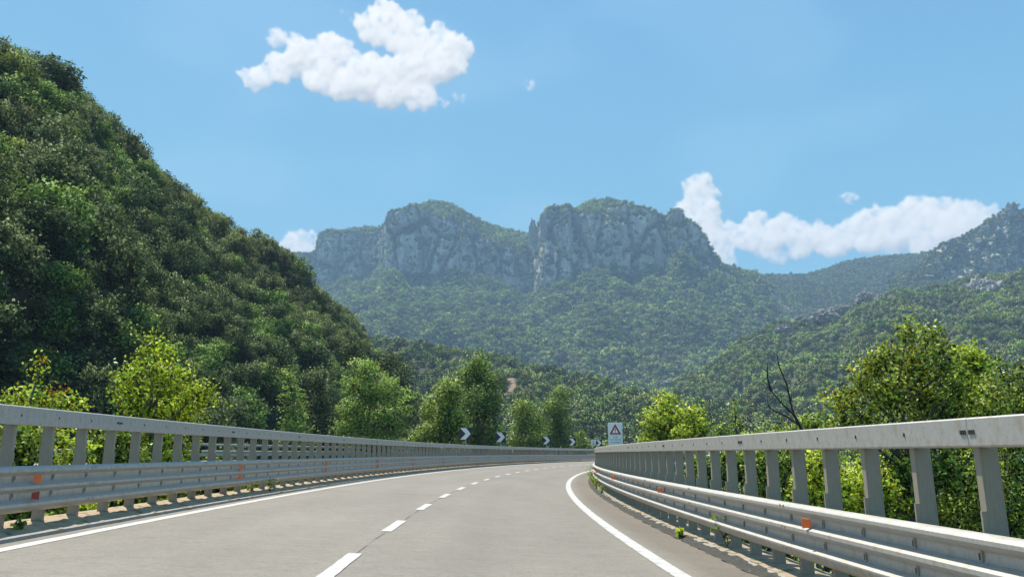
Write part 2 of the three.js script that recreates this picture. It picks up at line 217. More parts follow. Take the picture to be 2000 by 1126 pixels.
// ---------------------------------------------------------------- barriers
const SP = 0.86;
function barrier(side, sFirst, count, label, relector) {
  const o0 = side > 0 ? 4.42 : 5.07;                       // road-side face of the rail, as a distance from the road's middle
  const O = (p) => side * (o0 + p), BT = side > 0 ? 1.64 : 1.70, BB = side > 0 ? 1.395 : 1.485;   // top and underside of the top beam
  const root = thing('bridge_guardrail', label, 'guardrail', world(0, O(0), 0.06));
  const base = root.position.clone();
  const put = (name, geo, mat, s, parent = root) => { const m = part(name, geo, mat, parent), a = s / RC; m.position.set(CX - RC * Math.cos(a), 0, -(CD + RC * Math.sin(a))).sub(base); m.rotation.y = -a; return m; };
  // three-wave rail sheet, beam and post, each made once in the frame of the road and turned along the arc
  const wave = []; const hTop = side > 0 ? 0.865 : 0.88, hs = [[0.10, 0], [0.075, -0.004], [0.02, -0.018], [0, -0.04], [0, -0.07], [0.035, -0.095], [0.098, -0.125], [0.105, -0.14], [0.105, -0.19], [0.098, -0.205], [0.035, -0.235], [0, -0.255], [0, -0.29], [0.035, -0.315], [0.098, -0.345], [0.105, -0.36], [0.105, -0.41], [0.098, -0.425], [0.035, -0.455], [0, -0.475], [0, -0.51], [0.02, -0.535], [0.075, -0.58], [0.10, -0.595]];
  for (const [p, h] of hs) wave.push([O(p), hTop + h]);
  const back = hs.map(([p, h]) => [O(p + 0.006), hTop + h]).reverse();
  const railG = sweep([...wave, ...back], 0, SP * 5 + 0.006, 6, { closed: true, crease: 0.7 });
  const beamP = [[0.12, BT - 0.012], [0.132, BT], [0.248, BT], [0.26, BT - 0.012], [0.26, BB + 0.012], [0.248, BB], [0.132, BB], [0.12, BB + 0.012]].map(([p, h]) => [O(p), h]);
  const beamG = sweep(beamP, 0.003, SP * 6 - 0.003, 6, { closed: true, crease: 0.45 });
  const yb = (p) => BANK * (RC + O(p) - RCAM), X = (p) => -O(p);
  const H0 = 0.05, H1 = BB + 0.004;
  const bar = (p0, p1, h0, h1, z0, z1) => box(Math.abs(p1 - p0), h1 - h0, z1 - z0, (X(p0) + X(p1)) / 2, yb((p0 + p1) / 2) + (h0 + h1) / 2, (z0 + z1) / 2);
  const postG = merge([bar(0.17, 0.315, H0, H1, 0.022, 0.03), bar(0.17, 0.178, H0, H1, -0.035, 0.022), bar(0.307, 0.315, H0, H1, -0.035, 0.022)]);
  const spacerG = merge([bar(0.09, 0.17, 0.36, 0.84, 0.012, 0.03), bar(0.13, 0.169, 0.30, 1.03, 0.013, 0.0305)]);
  const plateG = bar(0.08, 0.42, 0.04, 0.075, -0.16, 0.16);
  const boltG = bar(0.094, 0.104, 0.685, 0.735, -0.016, 0.016), bolt2G = boltG.clone().translate(0, -0.22, 0);
  const slotG = bar(0.112, 0.121, (BT + BB) / 2 - 0.016, (BT + BB) / 2 + 0.016, -0.007, 0.007), spliceG = Object.fromEntries([0, -0.235, -0.46].map((h) => [h, bar(-0.008, 0.004, hTop + h - 0.047, hTop + h - 0.027, -0.012, 0.012)])), jointZ = [-0.075, -0.05, -0.025, 0.025, 0.05, 0.075];
  const w = 0.046, refl = new THREE.Shape([[-w * 0.8, -0.05], [w, -0.036], [w, 0.036], [-w * 0.8, 0.05]].map((q) => new THREE.Vector2(...q)));
  const reflG = new THREE.ExtrudeGeometry(refl, { depth: 0.012, bevelEnabled: true, bevelSize: 0.004, bevelThickness: 0.003, bevelSegments: 1 });
  const holder = box(0.06, 0.024, 0.03, 0, 0, -0.018);
  for (let k = 0; k < count; k++) {
    const s = sFirst + k * SP;
    const p = put('post', postG, M.post, s); part('spacer', spacerG, M.post, p);
    if (s < 34) part('base_plate', plateG, M.post, p);
    if (s < 62) { put('bolt', boltG, M.bolt, s); put('bolt', bolt2G, M.bolt, s); if (k % 6) put('slot_bolt', slotG, M.bolt, s); }
    if (k % 6 === 0) { put('top_beam', beamG, M.galv, s); if (s < 30) for (const z of jointZ) put('joint_bolt', slotG, M.bolt, s + z); }
    if (k % 5 === 0) { put('wave_rail', railG, M.galv, s); if (s < 24) for (const h of [0, -0.235, -0.46]) for (const z of [-0.05, 0.05]) put('splice_bolt', spliceG[h], M.post, s + z); }
  }
  for (const s of relector) for (const [h, mat] of side > 0 ? [[0.70, M.orange], [0.48, s < -4 ? M.orangeDull : M.orange]] : [[0.70, M.orange]]) {
    const m = part('reflector', reflG, mat, root), c = world(s, O(0.0), h); m.position.set(...c).sub(base); m.rotation.y = -s / RC + (side > 0 ? 0.35 : -0.5); if (side > 0) m.scale.x = -1;
    part('reflector_holder', holder, M.bolt, m);
  }
  return root;
}
barrier(1, -9.13, 196, 'grey steel bridge guardrail along the left edge of the road', [-6.2, 1.53, 9.05, 16.5, 23.6, 31.2, 38.7, 46.2, 53.8, 61.3, 69]);
barrier(-1, -16.39, 196, 'pale steel bridge guardrail along the right edge of the road', [-16, -8.45, -0.95, 7.2, 15.6, 23.2, 31]);

// the other carriageway's deck and guardrail beyond the left barrier
onRoad('far_carriageway', sweep([[28, -0.55], [28, -1.4], [16.2, -1.4], [16.2, -0.55]], 0, 150, 60, { closed: true }), M.concrete);
{
  const root = thing('far_guardrail', 'low galvanised guardrail glimpsed between the posts of the left barrier', 'guardrail', world(40, 17, 0)), base = root.position.clone();
  const put = (name, geo, mat, s) => { const m = part(name, geo, mat, root), a = s / RC; m.position.set(CX - RC * Math.cos(a), 0, -(CD + RC * Math.sin(a))).sub(base); m.rotation.y = -a; };
  const beam = sweep([[16.8, 1.05], [16.9, 1.06], [16.95, 1.05], [16.95, 0.93], [16.8, 0.93]], 0, 3.99, 3, { closed: true });
  const rail = sweep([[16.7, 0.68], [16.66, 0.66], [16.66, 0.6], [16.72, 0.53], [16.66, 0.46], [16.66, 0.4], [16.7, 0.37], [16.74, 0.37], [16.74, 0.68]], 0, 3.99, 3, { closed: true });
  const post = box(0.1, 1.5, 0.12, -16.88, BANK * (RC + 16.88 - RCAM) + 0.2, 0);
  for (let s = 4; s < 110; s += 4) { put('top_beam', beam, M.galv, s); put('wave_rail', rail, M.galv, s); put('post', post, M.post, s); put('post', post, M.post, s + 2); }
}

// ---------------------------------------------------------------- signs
function chevronSign(s, label, bent) {
  const size = 0.93, g = thing('chevron_sign', label, 'road sign', world(s, 5.6, 0), 'curve chevrons behind the left barrier');
  g.rotation.y = -s / RC + 0.35;
  const hc = 2.5;
  part('board', new RoundedBoxGeometry(size + 0.06, size + 0.06, 0.03, 2, 0.012).translate(0, hc, 0), M.black, g);
  const q = size / 2, sh = new THREE.Shape([[-q, q], [0.02 * size, q], [q * 0.82, 0], [-0.02 * size, -q], [-q, -q], [-0.02, 0]].map((v) => new THREE.Vector2(v[0] + 0.02, v[1] * 0.97)));
  part('chevron', new THREE.ExtrudeGeometry(sh, { depth: 0.006, bevelEnabled: false }).translate(0, hc, 0.017), M.white, g);
  const c = new THREE.CatmullRomCurve3([[0, hc + 0.3, -0.05], [0, hc - q, -0.05], [0.02, hc - q - 0.25, -0.03], [bent * 0.5, hc - q - 0.55, 0], [bent, hc - q - 0.95, 0.05], [bent * 1.25, 0.1, 0.1]].map((v) => new THREE.Vector3(...v)));
  part('pole', new THREE.TubeGeometry(c, 30, 0.034, 8), M.galv, g);
}
chevronSign(42.6, 'largest white chevron sign, nearest of the row behind the left barrier', 0.42);
chevronSign(54.9, 'second white chevron sign from the left, before the dark tall tree', 0.42);
chevronSign(73.7, 'third white chevron sign from the left, below the paired poplars', 0.35);
chevronSign(85.4, 'fourth white chevron sign from the left, beside the small bright tree', 0.2);
chevronSign(98, 'rightmost white chevron sign, half hidden by the small square plate', 0.2);
function printed(w, h, draw) { const c = document.createElement('canvas'); c.width = w; c.height = h; draw(c.getContext('2d')); const t = new THREE.CanvasTexture(c); t.colorSpace = THREE.SRGBColorSpace; return new THREE.MeshStandardMaterial({ map: t, roughness: 0.45 }); }
{
  const g = thing('marker_plate', 'small square white plate with black characters in front of the last chevron', 'road sign', world(94.9, 5.45, 0)); g.rotation.y = -94.9 / RC + 0.3;
  part('plate', new RoundedBoxGeometry(0.74, 0.78, 0.03, 2, 0.01).translate(0, 2.55, 0), M.white, g);
  part('print', new THREE.PlaneGeometry(0.7, 0.74).translate(0, 2.55, 0.017), printed(128, 136, (x) => { x.fillStyle = '#dcdddd'; x.fillRect(0, 0, 128, 136); x.fillStyle = '#15181c'; x.textAlign = 'center'; x.font = 'bold 50px sans-serif'; x.fillText('V', 64, 58); x.fillText('44', 64, 116); }), g);
  part('pole', new THREE.CylinderGeometry(0.035, 0.035, 2.3, 10).translate(0, 1.1, -0.04), M.galv, g);
}
{
  const g = thing('warning_sign', 'white board with red warning triangle above a lettered panel behind the right barrier', 'road sign', [5.8, 0, -42.4]); g.rotation.y = -0.1;
  const w = 0.8, y0 = 1.72, y1 = 2.97, hh = y1 - y0;
  part('board', new RoundedBoxGeometry(w, hh, 0.03, 2, 0.012).translate(0, (y0 + y1) / 2, 0), M.white, g);
  part('print', new THREE.PlaneGeometry(w - 0.02, hh - 0.02).translate(0, (y0 + y1) / 2, 0.017), printed(512, 812, (x) => {
    x.fillStyle = '#f3f1e8'; x.fillRect(0, 0, 512, 812);
    x.fillStyle = '#b30f1e'; x.beginPath(); x.moveTo(256, 40); x.lineTo(472, 424); x.lineTo(40, 424); x.closePath(); x.fill();
    x.fillStyle = '#f3f1e8'; x.beginPath(); x.moveTo(256, 158); x.lineTo(374, 372); x.lineTo(138, 372); x.closePath(); x.fill();
    x.fillStyle = '#14161a'; x.fillRect(242, 204, 28, 100); x.fillRect(242, 324, 28, 28);
    x.strokeStyle = '#3b4346'; x.lineWidth = 6; x.strokeRect(56, 462, 400, 290);
    x.textAlign = 'center'; x.font = 'bold 58px sans-serif'; x.fillText('strada', 256, 540); x.fillText('sdrucciolevole', 256, 630, 370); x.fillText('causa pioggia', 256, 718, 350);
  }), g);
  for (const q of [-0.25, 0.25]) part('pole', new THREE.CylinderGeometry(0.03, 0.03, 4.4, 10).translate(q, 0.6, -0.05), M.galv, g);
}

// ---------------------------------------------------------------- foliage
// leaves as folded rhombs: each a little different in tone, turned mostly upwards
class Leaves {
  constructor(seed) { this.r = rngOf(seed); this.p = []; this.n = []; this.c = []; this.i = []; }
  leaf(x, y, z, L, out, up, tone, round = 0.45) {
    const r = this.r, a = r() * 6.283, cy = r() * 2 - 1, q = Math.sqrt(1 - cy * cy);
    const n = new THREE.Vector3(q * Math.cos(a), cy * 0.8 + up, q * Math.sin(a)).normalize(), t = new THREE.Vector3(r() - 0.5, r() - 0.75, r() - 0.5).cross(n).normalize(), b = t.clone().cross(n).normalize();
    const nn = n.clone().dot(out) < 0 ? n.clone().negate() : n; const sn = nn.clone().lerp(out, round).normalize();
    const k = this.p.length / 3, W = L * 0.36, f = L * 0.1;
    const pts = [[0, 0, 0], [0.45 * L, W, f], [L, 0, 0], [0.45 * L, -W, f]];
    for (const [u, v, w] of pts) { this.p.push(x + t.x * u + b.x * v + n.x * w, y + t.y * u + b.y * v + n.y * w, z + t.z * u + b.z * v + n.z * w); this.n.push(sn.x, sn.y, sn.z); this.c.push(...tone); }
    this.i.push(k, k + 1, k + 2, k, k + 2, k + 3);
  }
  geometry() { const g = new THREE.BufferGeometry(); g.setAttribute('position', new THREE.Float32BufferAttribute(this.p, 3)); g.setAttribute('normal', new THREE.Float32BufferAttribute(this.n, 3)); g.setAttribute('color', new THREE.Float32BufferAttribute(this.c, 3)); g.setIndex(this.i); return g; }
}
const toneOf = (r, spread, warm = 0.2) => { const k = 1 + (r() - 0.5) * 2 * spread, h = (r() - 0.4) * warm; return [k * (1 + h), k, k * (1 - h)]; };
// lobes [x, y, z, rx, ry] relative to the base; clusters of leaves through the outer part of each
function crownGeometry(lobes, { seed, leaf, clusters, per, spread = 0.35, warm = 0.35, up = 0.35, radius = 2.6, flat = 1, shell = 0.45, round = 0.45, fuzz = 0.3 }) {
  const L = new Leaves(seed), r = L.r, out = new THREE.Vector3(), tips = [];
  const vol = lobes.map((l) => l[3] * l[3] * l[4] ** 0.6), tot = vol.reduce((a, b) => a + b, 0);
  lobes.forEach(([cx, cy, cz, rx, ry], li) => {
    const n = Math.max(3, Math.round(clusters * vol[li] / tot));
    for (let k = 0; k < n; k++) {
      const a = r() * 6.283, c = r() * 2 - 1, q = Math.sqrt(1 - c * c), d = Math.pow(r(), shell) * (1.01 - fuzz / 2 + fuzz * r());
      const x = cx + rx * d * q * Math.cos(a), y = cy + ry * d * c, z = cz + rx * d * q * Math.sin(a);
      tips.push([x, y, z, li]);
      const tone = toneOf(r, spread * 0.6, warm * 0.7), m = Math.round(per * (0.5 + r()));
      for (let i = 0; i < m; i++) {
        const g = () => (r() + r() + r() - 1.5) * leaf * radius; const dx = g(), dy = g() * flat, dz = g();
        out.set((x + dx - cx) / rx, (y + dy - cy) / ry + 0.25, (z + dz - cz) / rx).normalize();
        const t = toneOf(r, spread, warm); L.leaf(x + dx, y + dy, z + dz, leaf * (0.6 + 0.7 * r()), out, up, [tone[0] * t[0], tone[1] * t[1], tone[2] * t[2]], round);
      }
    }
  });
  return { geo: L.geometry(), tips };
}
function tube(points, r0, r1, seg = 6) {
  const c = new THREE.CatmullRomCurve3(points.map((p) => new THREE.Vector3(...p))), n = Math.max(3, points.length * 3), g = new THREE.TubeGeometry(c, n, 1, seg), p = g.attributes.position;
  for (let j = 0; j <= n; j++) { const o = c.getPointAt(j / n), R = mix(r0, r1, Math.pow(j / n, 0.8)); for (let i = 0; i <= seg; i++) { const k = j * (seg + 1) + i; p.setXYZ(k, o.x + (p.getX(k) - o.x) * R, o.y + (p.getY(k) - o.y) * R, o.z + (p.getZ(k) - o.z) * R); } }
  g.computeVertexNormals(); return g;
}
// a tree whose crown is given by lobes in the world; it stands on the valley floor below the viaduct
function lobeTree(name, label, category, lobes, o) {
  const r = rngOf(o.seed * 7 + 1), sum = lobes.reduce((a, l) => [a[0] + l[0], a[1] + l[2], Math.max(a[2], l[1] + l[4])], [0, 0, -99]);
  const bx = (o.base ?? [])[0] ?? sum[0] / lobes.length, bz = sum[1] / lobes.length, by = o.ground ?? -7.6;
  const t = thing(name, label, category, [bx, by, bz], o.group), rel = lobes.map((l) => [l[0] - bx, l[1] - by, l[2] - bz, l[3], l[4]]);
  const { geo, tips } = crownGeometry(rel, o), top = sum[2] - by, R = o.trunk ?? Math.max(0.05, top * 0.011), wood = [];
  const stemTop = [(r() - 0.5) * 0.4, top * 0.86, (r() - 0.5) * 0.4], at = (f) => [stemTop[0] * f + 0.25 * Math.sin(f * 5 + o.seed), stemTop[1] * f, stemTop[2] * f + 0.2 * Math.sin(f * 4)];
  part('trunk', tube([[0, -0.3, 0], at(0.25), at(0.5), at(0.75), stemTop], R, R * 0.2, 8), M.bark, t);
  rel.forEach(([x, y, z, rx, ry], li) => {
    const f = clamp((y - 0.9 * Math.hypot(x, z)) / stemTop[1], 0.12, 0.95), s = at(f), m = [mix(s[0], x, 0.5) , mix(s[1], y, 0.45) , mix(s[2], z, 0.5)];
    wood.push(tube([s, m, [x, y, z]], R * 0.42, R * 0.14, 5));
    const mine = tips.filter((q) => q[3] === li); for (let k = 0; k < Math.min(7, mine.length); k++) { const e = mine[Math.floor(r() * mine.length)]; wood.push(tube([[x, y, z], [(x + e[0]) / 2 + (r() - 0.5) * 0.2 * rx, (y + e[1]) / 2 + 0.1 * ry, (z + e[2]) / 2], [e[0], e[1], e[2]]], R * 0.13, R * 0.035, 4)); }
  });
  part('limbs', merge(wood), M.bark, t);
  part('crown', geo, o.mat, t);
  return t;
}

// --- trees and shrubs close to the viaduct
{
  let seed = 100;
  const near = (name, label, category, lobes, mat, o = {}) => lobeTree(name, label, category, lobes, { seed: seed++, leaf: 0.12, clusters: 300, per: 12, warm: 0.22, mat, ...o });
  near('young_tree', 'bright yellow green young tree behind the left barrier', 'tree', [[-10.21,4.12,-21.1,0.48,0.59],[-10.5,3.28,-20.81,0.53,0.56],[-9.46,3.31,-20.53,0.64,0.61],[-8.69,2.89,-20.6,0.52,0.43],[-10.59,2.52,-21.33,0.69,0.54],[-9.6,2.5,-21.54,0.85,0.5],[-10.92,2.81,-21.05,0.33,0.44],[-10.11,1.63,-21.37,1.05,0.75],[-9.44,0.66,-21.06,0.89,0.74]], M.leafYellow, { leaf: 0.105, clusters: 850, per: 13 });
  const sap = near('sapling', 'thin sapling with orange tipped leaves at the far left edge', 'tree', [[-9.56,2.86,-15,0.17,0.32],[-10.1,2.3,-15.27,0.39,0.24],[-9.17,2.27,-14.82,0.31,0.27],[-8.89,2.22,-15.18,0.26,0.21],[-9.44,1.77,-14.81,0.63,0.31]], M.leafYellow, { leaf: 0.09, clusters: 200, per: 11 });
  { const { geo } = crownGeometry([[-8.92,2.38,-14.55,0.13,0.11],[-9.21,3.08,-14.57,0.08,0.09],[-8.86,2.51,-14.65,0.09,0.07]].map((l) => [l[0] - sap.position.x, l[1] - sap.position.y, l[2] - sap.position.z, l[3], l[4]]), { seed: 77, leaf: 0.07, clusters: 3, per: 5 }); part('orange_leaves', geo, M.leafOrange, sap).userData.label = 'turned orange leaves'; }
  near('shrub', 'leafy green shrub behind the first posts of the left barrier', 'shrub', [[-8.2,0,-12.84,0.54,0.36],[-8.51,1.32,-13.02,0.42,0.42],[-8.77,0.71,-13.42,0.47,0.38],[-8.25,0.29,-13.26,0.47,0.33],[-7.98,1.5,-13.05,0.24,0.28]], M.leafBright, { leaf: 0.085, clusters: 420, per: 12 });
  near('shrub', 'leafy shrub behind the left barrier, right of the leftmost one', 'shrub', [[-8.18,-0.18,-14.62,0.62,0.31],[-8.27,1.23,-14.21,0.34,0.46],[-8.25,0.57,-14.57,0.51,0.41],[-7.65,0.25,-13.91,0.43,0.25]], M.leafYellow, { leaf: 0.085, clusters: 400, per: 12 });
  near('shrub', 'shrub under the yellow green tree behind the left barrier', 'shrub', [[-8.45,1.33,-15.78,0.38,0.51],[-7.94,1.07,-15.78,0.38,0.49],[-7.73,0.37,-15.61,0.55,0.33],[-8.08,1.64,-15.51,0.26,0.26]], M.leafBright, { leaf: 0.085, clusters: 420, per: 12 });
  near('shrub', 'low shrub showing under the rail of the left barrier', 'shrub', [[-11.27,1.12,-25.03,0.46,0.63],[-10.75,0.07,-24.83,0.7,0.42],[-9.66,0.63,-24.89,0.53,0.42],[-8.63,0.31,-24.86,0.7,0.31]], M.leafBright, { leaf: 0.11, clusters: 220, per: 11 });
  near('feathery_tree', 'narrow light green tree with layered feathery foliage at the foot of the hill', 'tree', [[-21.69,8.21,-72.18,0.91,1.22],[-21.43,6.63,-72.82,1.33,1.13],[-21.18,5.15,-72.66,1.53,1.12],[-20.58,3.5,-71.26,1.7,1.3],[-20.54,1.99,-71.46,1.71,1.01]], M.leafFeather, { leaf: 0.24, clusters: 260, per: 13, flat: 0.4, up: 0.9 });
  near('dark_oak', 'dark evergreen tree between the two feathery light green trees', 'tree', [[-20.39,8.58,-77.67,1.2,1.31],[-20.41,6.29,-79.09,1.45,2],[-19.83,3.07,-77.53,1.64,1.91]], M.leafDark, { leaf: 0.26, clusters: 260, per: 14 });
  near('feathery_tree', 'wide feathery light green tree left of the tall roadside tree', 'tree', [[-14.11,9.07,-71.03,1.8,1.1],[-14.8,7.48,-69.54,1.37,1.08],[-12.54,6.93,-70.37,2.28,1.68],[-15.05,5.28,-70.77,1.79,1.29],[-14.85,3.38,-70.7,2.09,1.69],[-12.05,4.36,-71.48,2.31,2.01],[-10.1,5.27,-70.56,0.99,1.99],[-13.5,2.09,-71.94,3.04,1.21]], M.leafFeather, { leaf: 0.23, clusters: 950, per: 15, flat: 0.5, up: 0.8, round: 0.6 });
  near('dark_oak', 'dark trees rising just behind the wide feathery tree', 'tree', [[-16.65,13.1,-101.31,1.85,1.57],[-14.68,10.95,-99.29,1.54,1.96],[-13.75,7.66,-100.72,1.42,2.83],[-21.23,14.32,-98.84,2.09,1.53]], M.leafDark, { leaf: 0.28, clusters: 320, per: 14 });
  near('tall_tree', 'tallest dark green tree behind the two largest chevron signs', 'tree', [[-4,11.04,-85.15,1.44,1.44],[-2.95,9.18,-86,1.81,2.18],[-4.87,9.56,-86.29,1.82,1.94],[-3.73,6.32,-84.12,2.49,2.37],[-2.04,6.11,-85.47,0.96,2.65],[-4.16,3.31,-87.87,2.84,2.1],[-2.19,2.97,-85.18,1.2,1.68]], M.leafMid, { leaf: 0.24, clusters: 1250, per: 15, round: 0.65 });
  near('tall_tree', 'lighter green tree leaning against the left of the tallest tree', 'tree', [[-5.46,6.22,-65.42,1.47,1.47],[-6.76,4.71,-67.11,1.6,1.6],[-5.31,3.66,-65.23,1.56,1.84],[-6.84,2.79,-65.21,1.56,1.28],[-8.22,2.15,-65.78,0.93,0.74]], M.leafBright, { leaf: 0.19, clusters: 950, per: 14, round: 0.6 });
  near('poplar', 'shorter yellowish poplar, left of the pair above the third chevron', 'tree', [[1.43,7.22,-105.09,1.92,1.63],[2.29,5.26,-105.3,2.37,2.07],[1.28,3.15,-105,2.07,1.77],[3.14,2.85,-103.29,1.89,1.45]], M.leafBright, { leaf: 0.25, clusters: 600, per: 14, round: 0.6 });
  near('poplar', 'taller green poplar, right of the pair above the third chevron', 'tree', [[7.97,10.25,-118.78,1.5,1.84],[6.57,7.93,-117.53,2.15,2.31],[7.57,5.6,-118.58,1.84,2.84],[5.66,4.04,-119.41,2.52,2.35],[7.99,3.07,-118.33,1.5,1.66]], M.leafMid, { leaf: 0.26, clusters: 700, per: 14, round: 0.6 });
  near('small_tree', 'small bright green tree beside the fourth chevron sign', 'tree', [[12.18,4.21,-134.31,1.04,1.51],[11.62,2.26,-134.65,1.33,0.95],[13,2.43,-133.82,0.75,1.13]], M.leafBright, { leaf: 0.26, clusters: 140, per: 12 });
  near('yellowing_tree', 'larger yellow green tree right of the warning sign', 'tree', [[9.7,4.17,-47.08,0.79,0.73],[8.91,2.99,-46.91,0.86,0.86],[9.89,2.97,-46.41,0.91,0.98],[9.16,2.05,-46.73,1.12,0.66]], M.leafYellow, { leaf: 0.19, clusters: 360, per: 12, spread: 0.45 });
  near('yellowing_tree', 'smaller yellow green tree further right of the warning sign', 'tree', [[10.86,3.48,-45.34,0.64,0.64],[11.27,2.67,-44.7,0.57,0.69],[10.52,2.26,-45.09,0.95,0.57]], M.leafYellow, { leaf: 0.18, clusters: 220, per: 11, spread: 0.45 });
  near('sparse_tree', 'thin half bare tree between the yellow trees and the dead tree', 'tree', [[11.87,3.41,-39.96,0.22,0.56],[12.09,2.69,-40.13,0.4,0.45],[11.11,2.33,-39.81,0.56,0.34]], M.leafBright, { leaf: 0.16, clusters: 60, per: 8 });
  near('shrub', 'low green shrubs at the foot of the dead tree', 'shrub', [[11.2,2,-30.93,0.57,0.3],[12.55,2.26,-31.38,0.57,0.53],[9.98,1.75,-30.77,0.65,0.22],[13.26,1.99,-30.61,0.56,0.43]], M.leafBright, { leaf: 0.15, clusters: 260, per: 12 });
  near('broadleaf_tree', 'large leafy green tree rising over the right barrier', 'tree', [[11.27,2.86,-18.84,0.45,0.58],[11.96,2.35,-18.97,0.53,0.59],[8.2,2.34,-18.79,0.34,0.45],[8.23,2.74,-19.01,0.24,0.32],[9.15,3.38,-18.94,0.4,0.45],[10.92,3.76,-18.77,0.34,0.37],[11.81,1.71,-18.66,0.53,0.47],[10.43,-0.31,-19.71,0.97,0.69],[9.16,-0.27,-19.24,0.81,0.68],[10.21,4.31,-18.97,0.4,0.4],[10.83,4.17,-19.09,0.43,0.43],[9.43,3.57,-18.82,0.5,0.48],[10.25,3.47,-18.79,0.66,0.61],[8.79,3.04,-18.75,0.37,0.5],[9.24,2.68,-18.49,0.7,0.6],[8.67,2.47,-19.18,0.38,0.46],[10.63,2.64,-19.39,0.82,0.74],[10.91,3.3,-18.73,0.34,0.47],[10.93,2.35,-18.86,0.53,0.72],[8.22,1.94,-18.79,0.32,0.32],[9.01,1.91,-18.97,0.61,0.48],[10.11,1.72,-19.16,0.86,0.62],[9.7,0.72,-19.08,0.99,0.72],[10.57,0.73,-18.59,0.71,0.84],[8.85,0.59,-19.21,0.68,0.68]], M.leafOlive, { leaf: 0.10, clusters: 2100, per: 12, spread: 0.45, shell: 0.7, fuzz: 0.7, warm: 0.3 });
  near('yellowing_tree', 'yellow green tree close behind the large tree on the right', 'tree', [[14.89,4.39,-24.21,0.48,0.41],[15.05,3.92,-24.08,0.51,0.54],[14.63,3.27,-24.19,0.58,0.71],[14.71,2.61,-23.59,0.63,0.76],[14.68,1.52,-24.17,0.85,0.68]], M.leafYellow, { leaf: 0.11, clusters: 640, per: 13 });
  near('broadleaf_tree', 'green tree cut by the right edge of the picture', 'tree', [[12.84,2.95,-19.92,0.39,0.5],[13.78,3.34,-19.8,0.42,0.56],[13.39,2.39,-19.64,0.55,0.61],[12.82,-0.35,-20.2,0.85,0.71],[11.61,-0.33,-19.95,0.84,0.7],[12.36,0.68,-20.54,0.72,0.72],[13.33,3.31,-20.17,0.31,0.57],[13.67,2.67,-20.21,0.4,0.54],[12.67,2.23,-19.6,0.55,0.55],[13.43,1.74,-20.04,0.51,0.51],[13.12,0.75,-20.11,0.65,0.85],[12.1,0.26,-19.54,0.63,0.69]], M.leafBright, { leaf: 0.10, clusters: 1000, per: 13 });
  near('shrub', 'leafy shrub behind the right barrier below the large tree', 'shrub', [[7.54,0.49,-16.17,0.57,0.57],[6.8,-0.22,-16.12,0.57,0.57],[6.35,1.07,-15.78,0.38,0.44],[6.54,0.41,-15.73,0.44,0.44],[6.11,0.5,-16.09,0.38,0.38]], M.leafYellow, { leaf: 0.09, clusters: 480, per: 12 });
  near('shrub', 'shrub behind the right barrier, left of the one below the large tree', 'shrub', [[6.47,-0.24,-18.82,0.66,0.4],[6.8,1.03,-18.93,0.45,0.48],[6.26,0.91,-19.05,0.4,0.46],[6.46,0.41,-19,0.45,0.4]], M.leafBright, { leaf: 0.095, clusters: 420, per: 12 });
  near('shrub', 'farthest shrub showing between the posts of the right barrier', 'shrub', [[6.71,0.91,-22.74,0.48,0.42],[6.08,0.83,-22.67,0.41,0.38],[5.59,0.83,-22.84,0.35,0.32]], M.leafBright, { leaf: 0.13, clusters: 220, per: 11 });
}
{
  const B = [[[11.83,-0.18,-30],[11.72,1.38,-30],[11.51,2.21,-30],[11.29,2.78,-30.1],[11.24,3.23,-30.2],[11.16,4.11,-30.3],[10.9,4.64,-30.2],[10.84,5.22,-30.2]],[[11.51,2.21,-30],[11.19,2.73,-29.8],[10.71,3.15,-29.6],[10.27,3.65,-29.5],[9.91,4.12,-29.4]],[[10.25,3.67,-29.5],[10.18,4.2,-29.6],[10.21,4.81,-29.6]],[[11.41,2.41,-30],[11.09,2.75,-30.4],[10.8,2.9,-30.5],[10.52,3.16,-30.7],[10.55,3.69,-30.8]],[[11.24,3.27,-30.2],[11.31,3.64,-30.2]],[[11.19,3.71,-30.25],[10.95,3.96,-30.1]],[[10.65,3.19,-29.6],[10.71,3.52,-29.7]],[[11.26,2.86,-30.1],[11.59,3.31,-30.5]]], b0 = B[0][0], t = thing('dead_tree', 'bare dead tree with dark forked branches over the right barrier', 'tree', [b0[0], -7.6, b0[2]]);
  const rel = B.map((l) => l.map((p) => [p[0] - b0[0], p[1] + 7.6, p[2] - b0[2]])); rel[0].unshift([0.5, -0.2, 0.1], [0.3, 3, 0]);
  part('trunk', tube(rel[0], 0.16, 0.022, 7), M.deadwood, t);
  rel.slice(1).forEach((l, i) => part('branch', tube(l, i < 3 ? 0.066 : 0.026, 0.012, 5), M.deadwood, t));
}

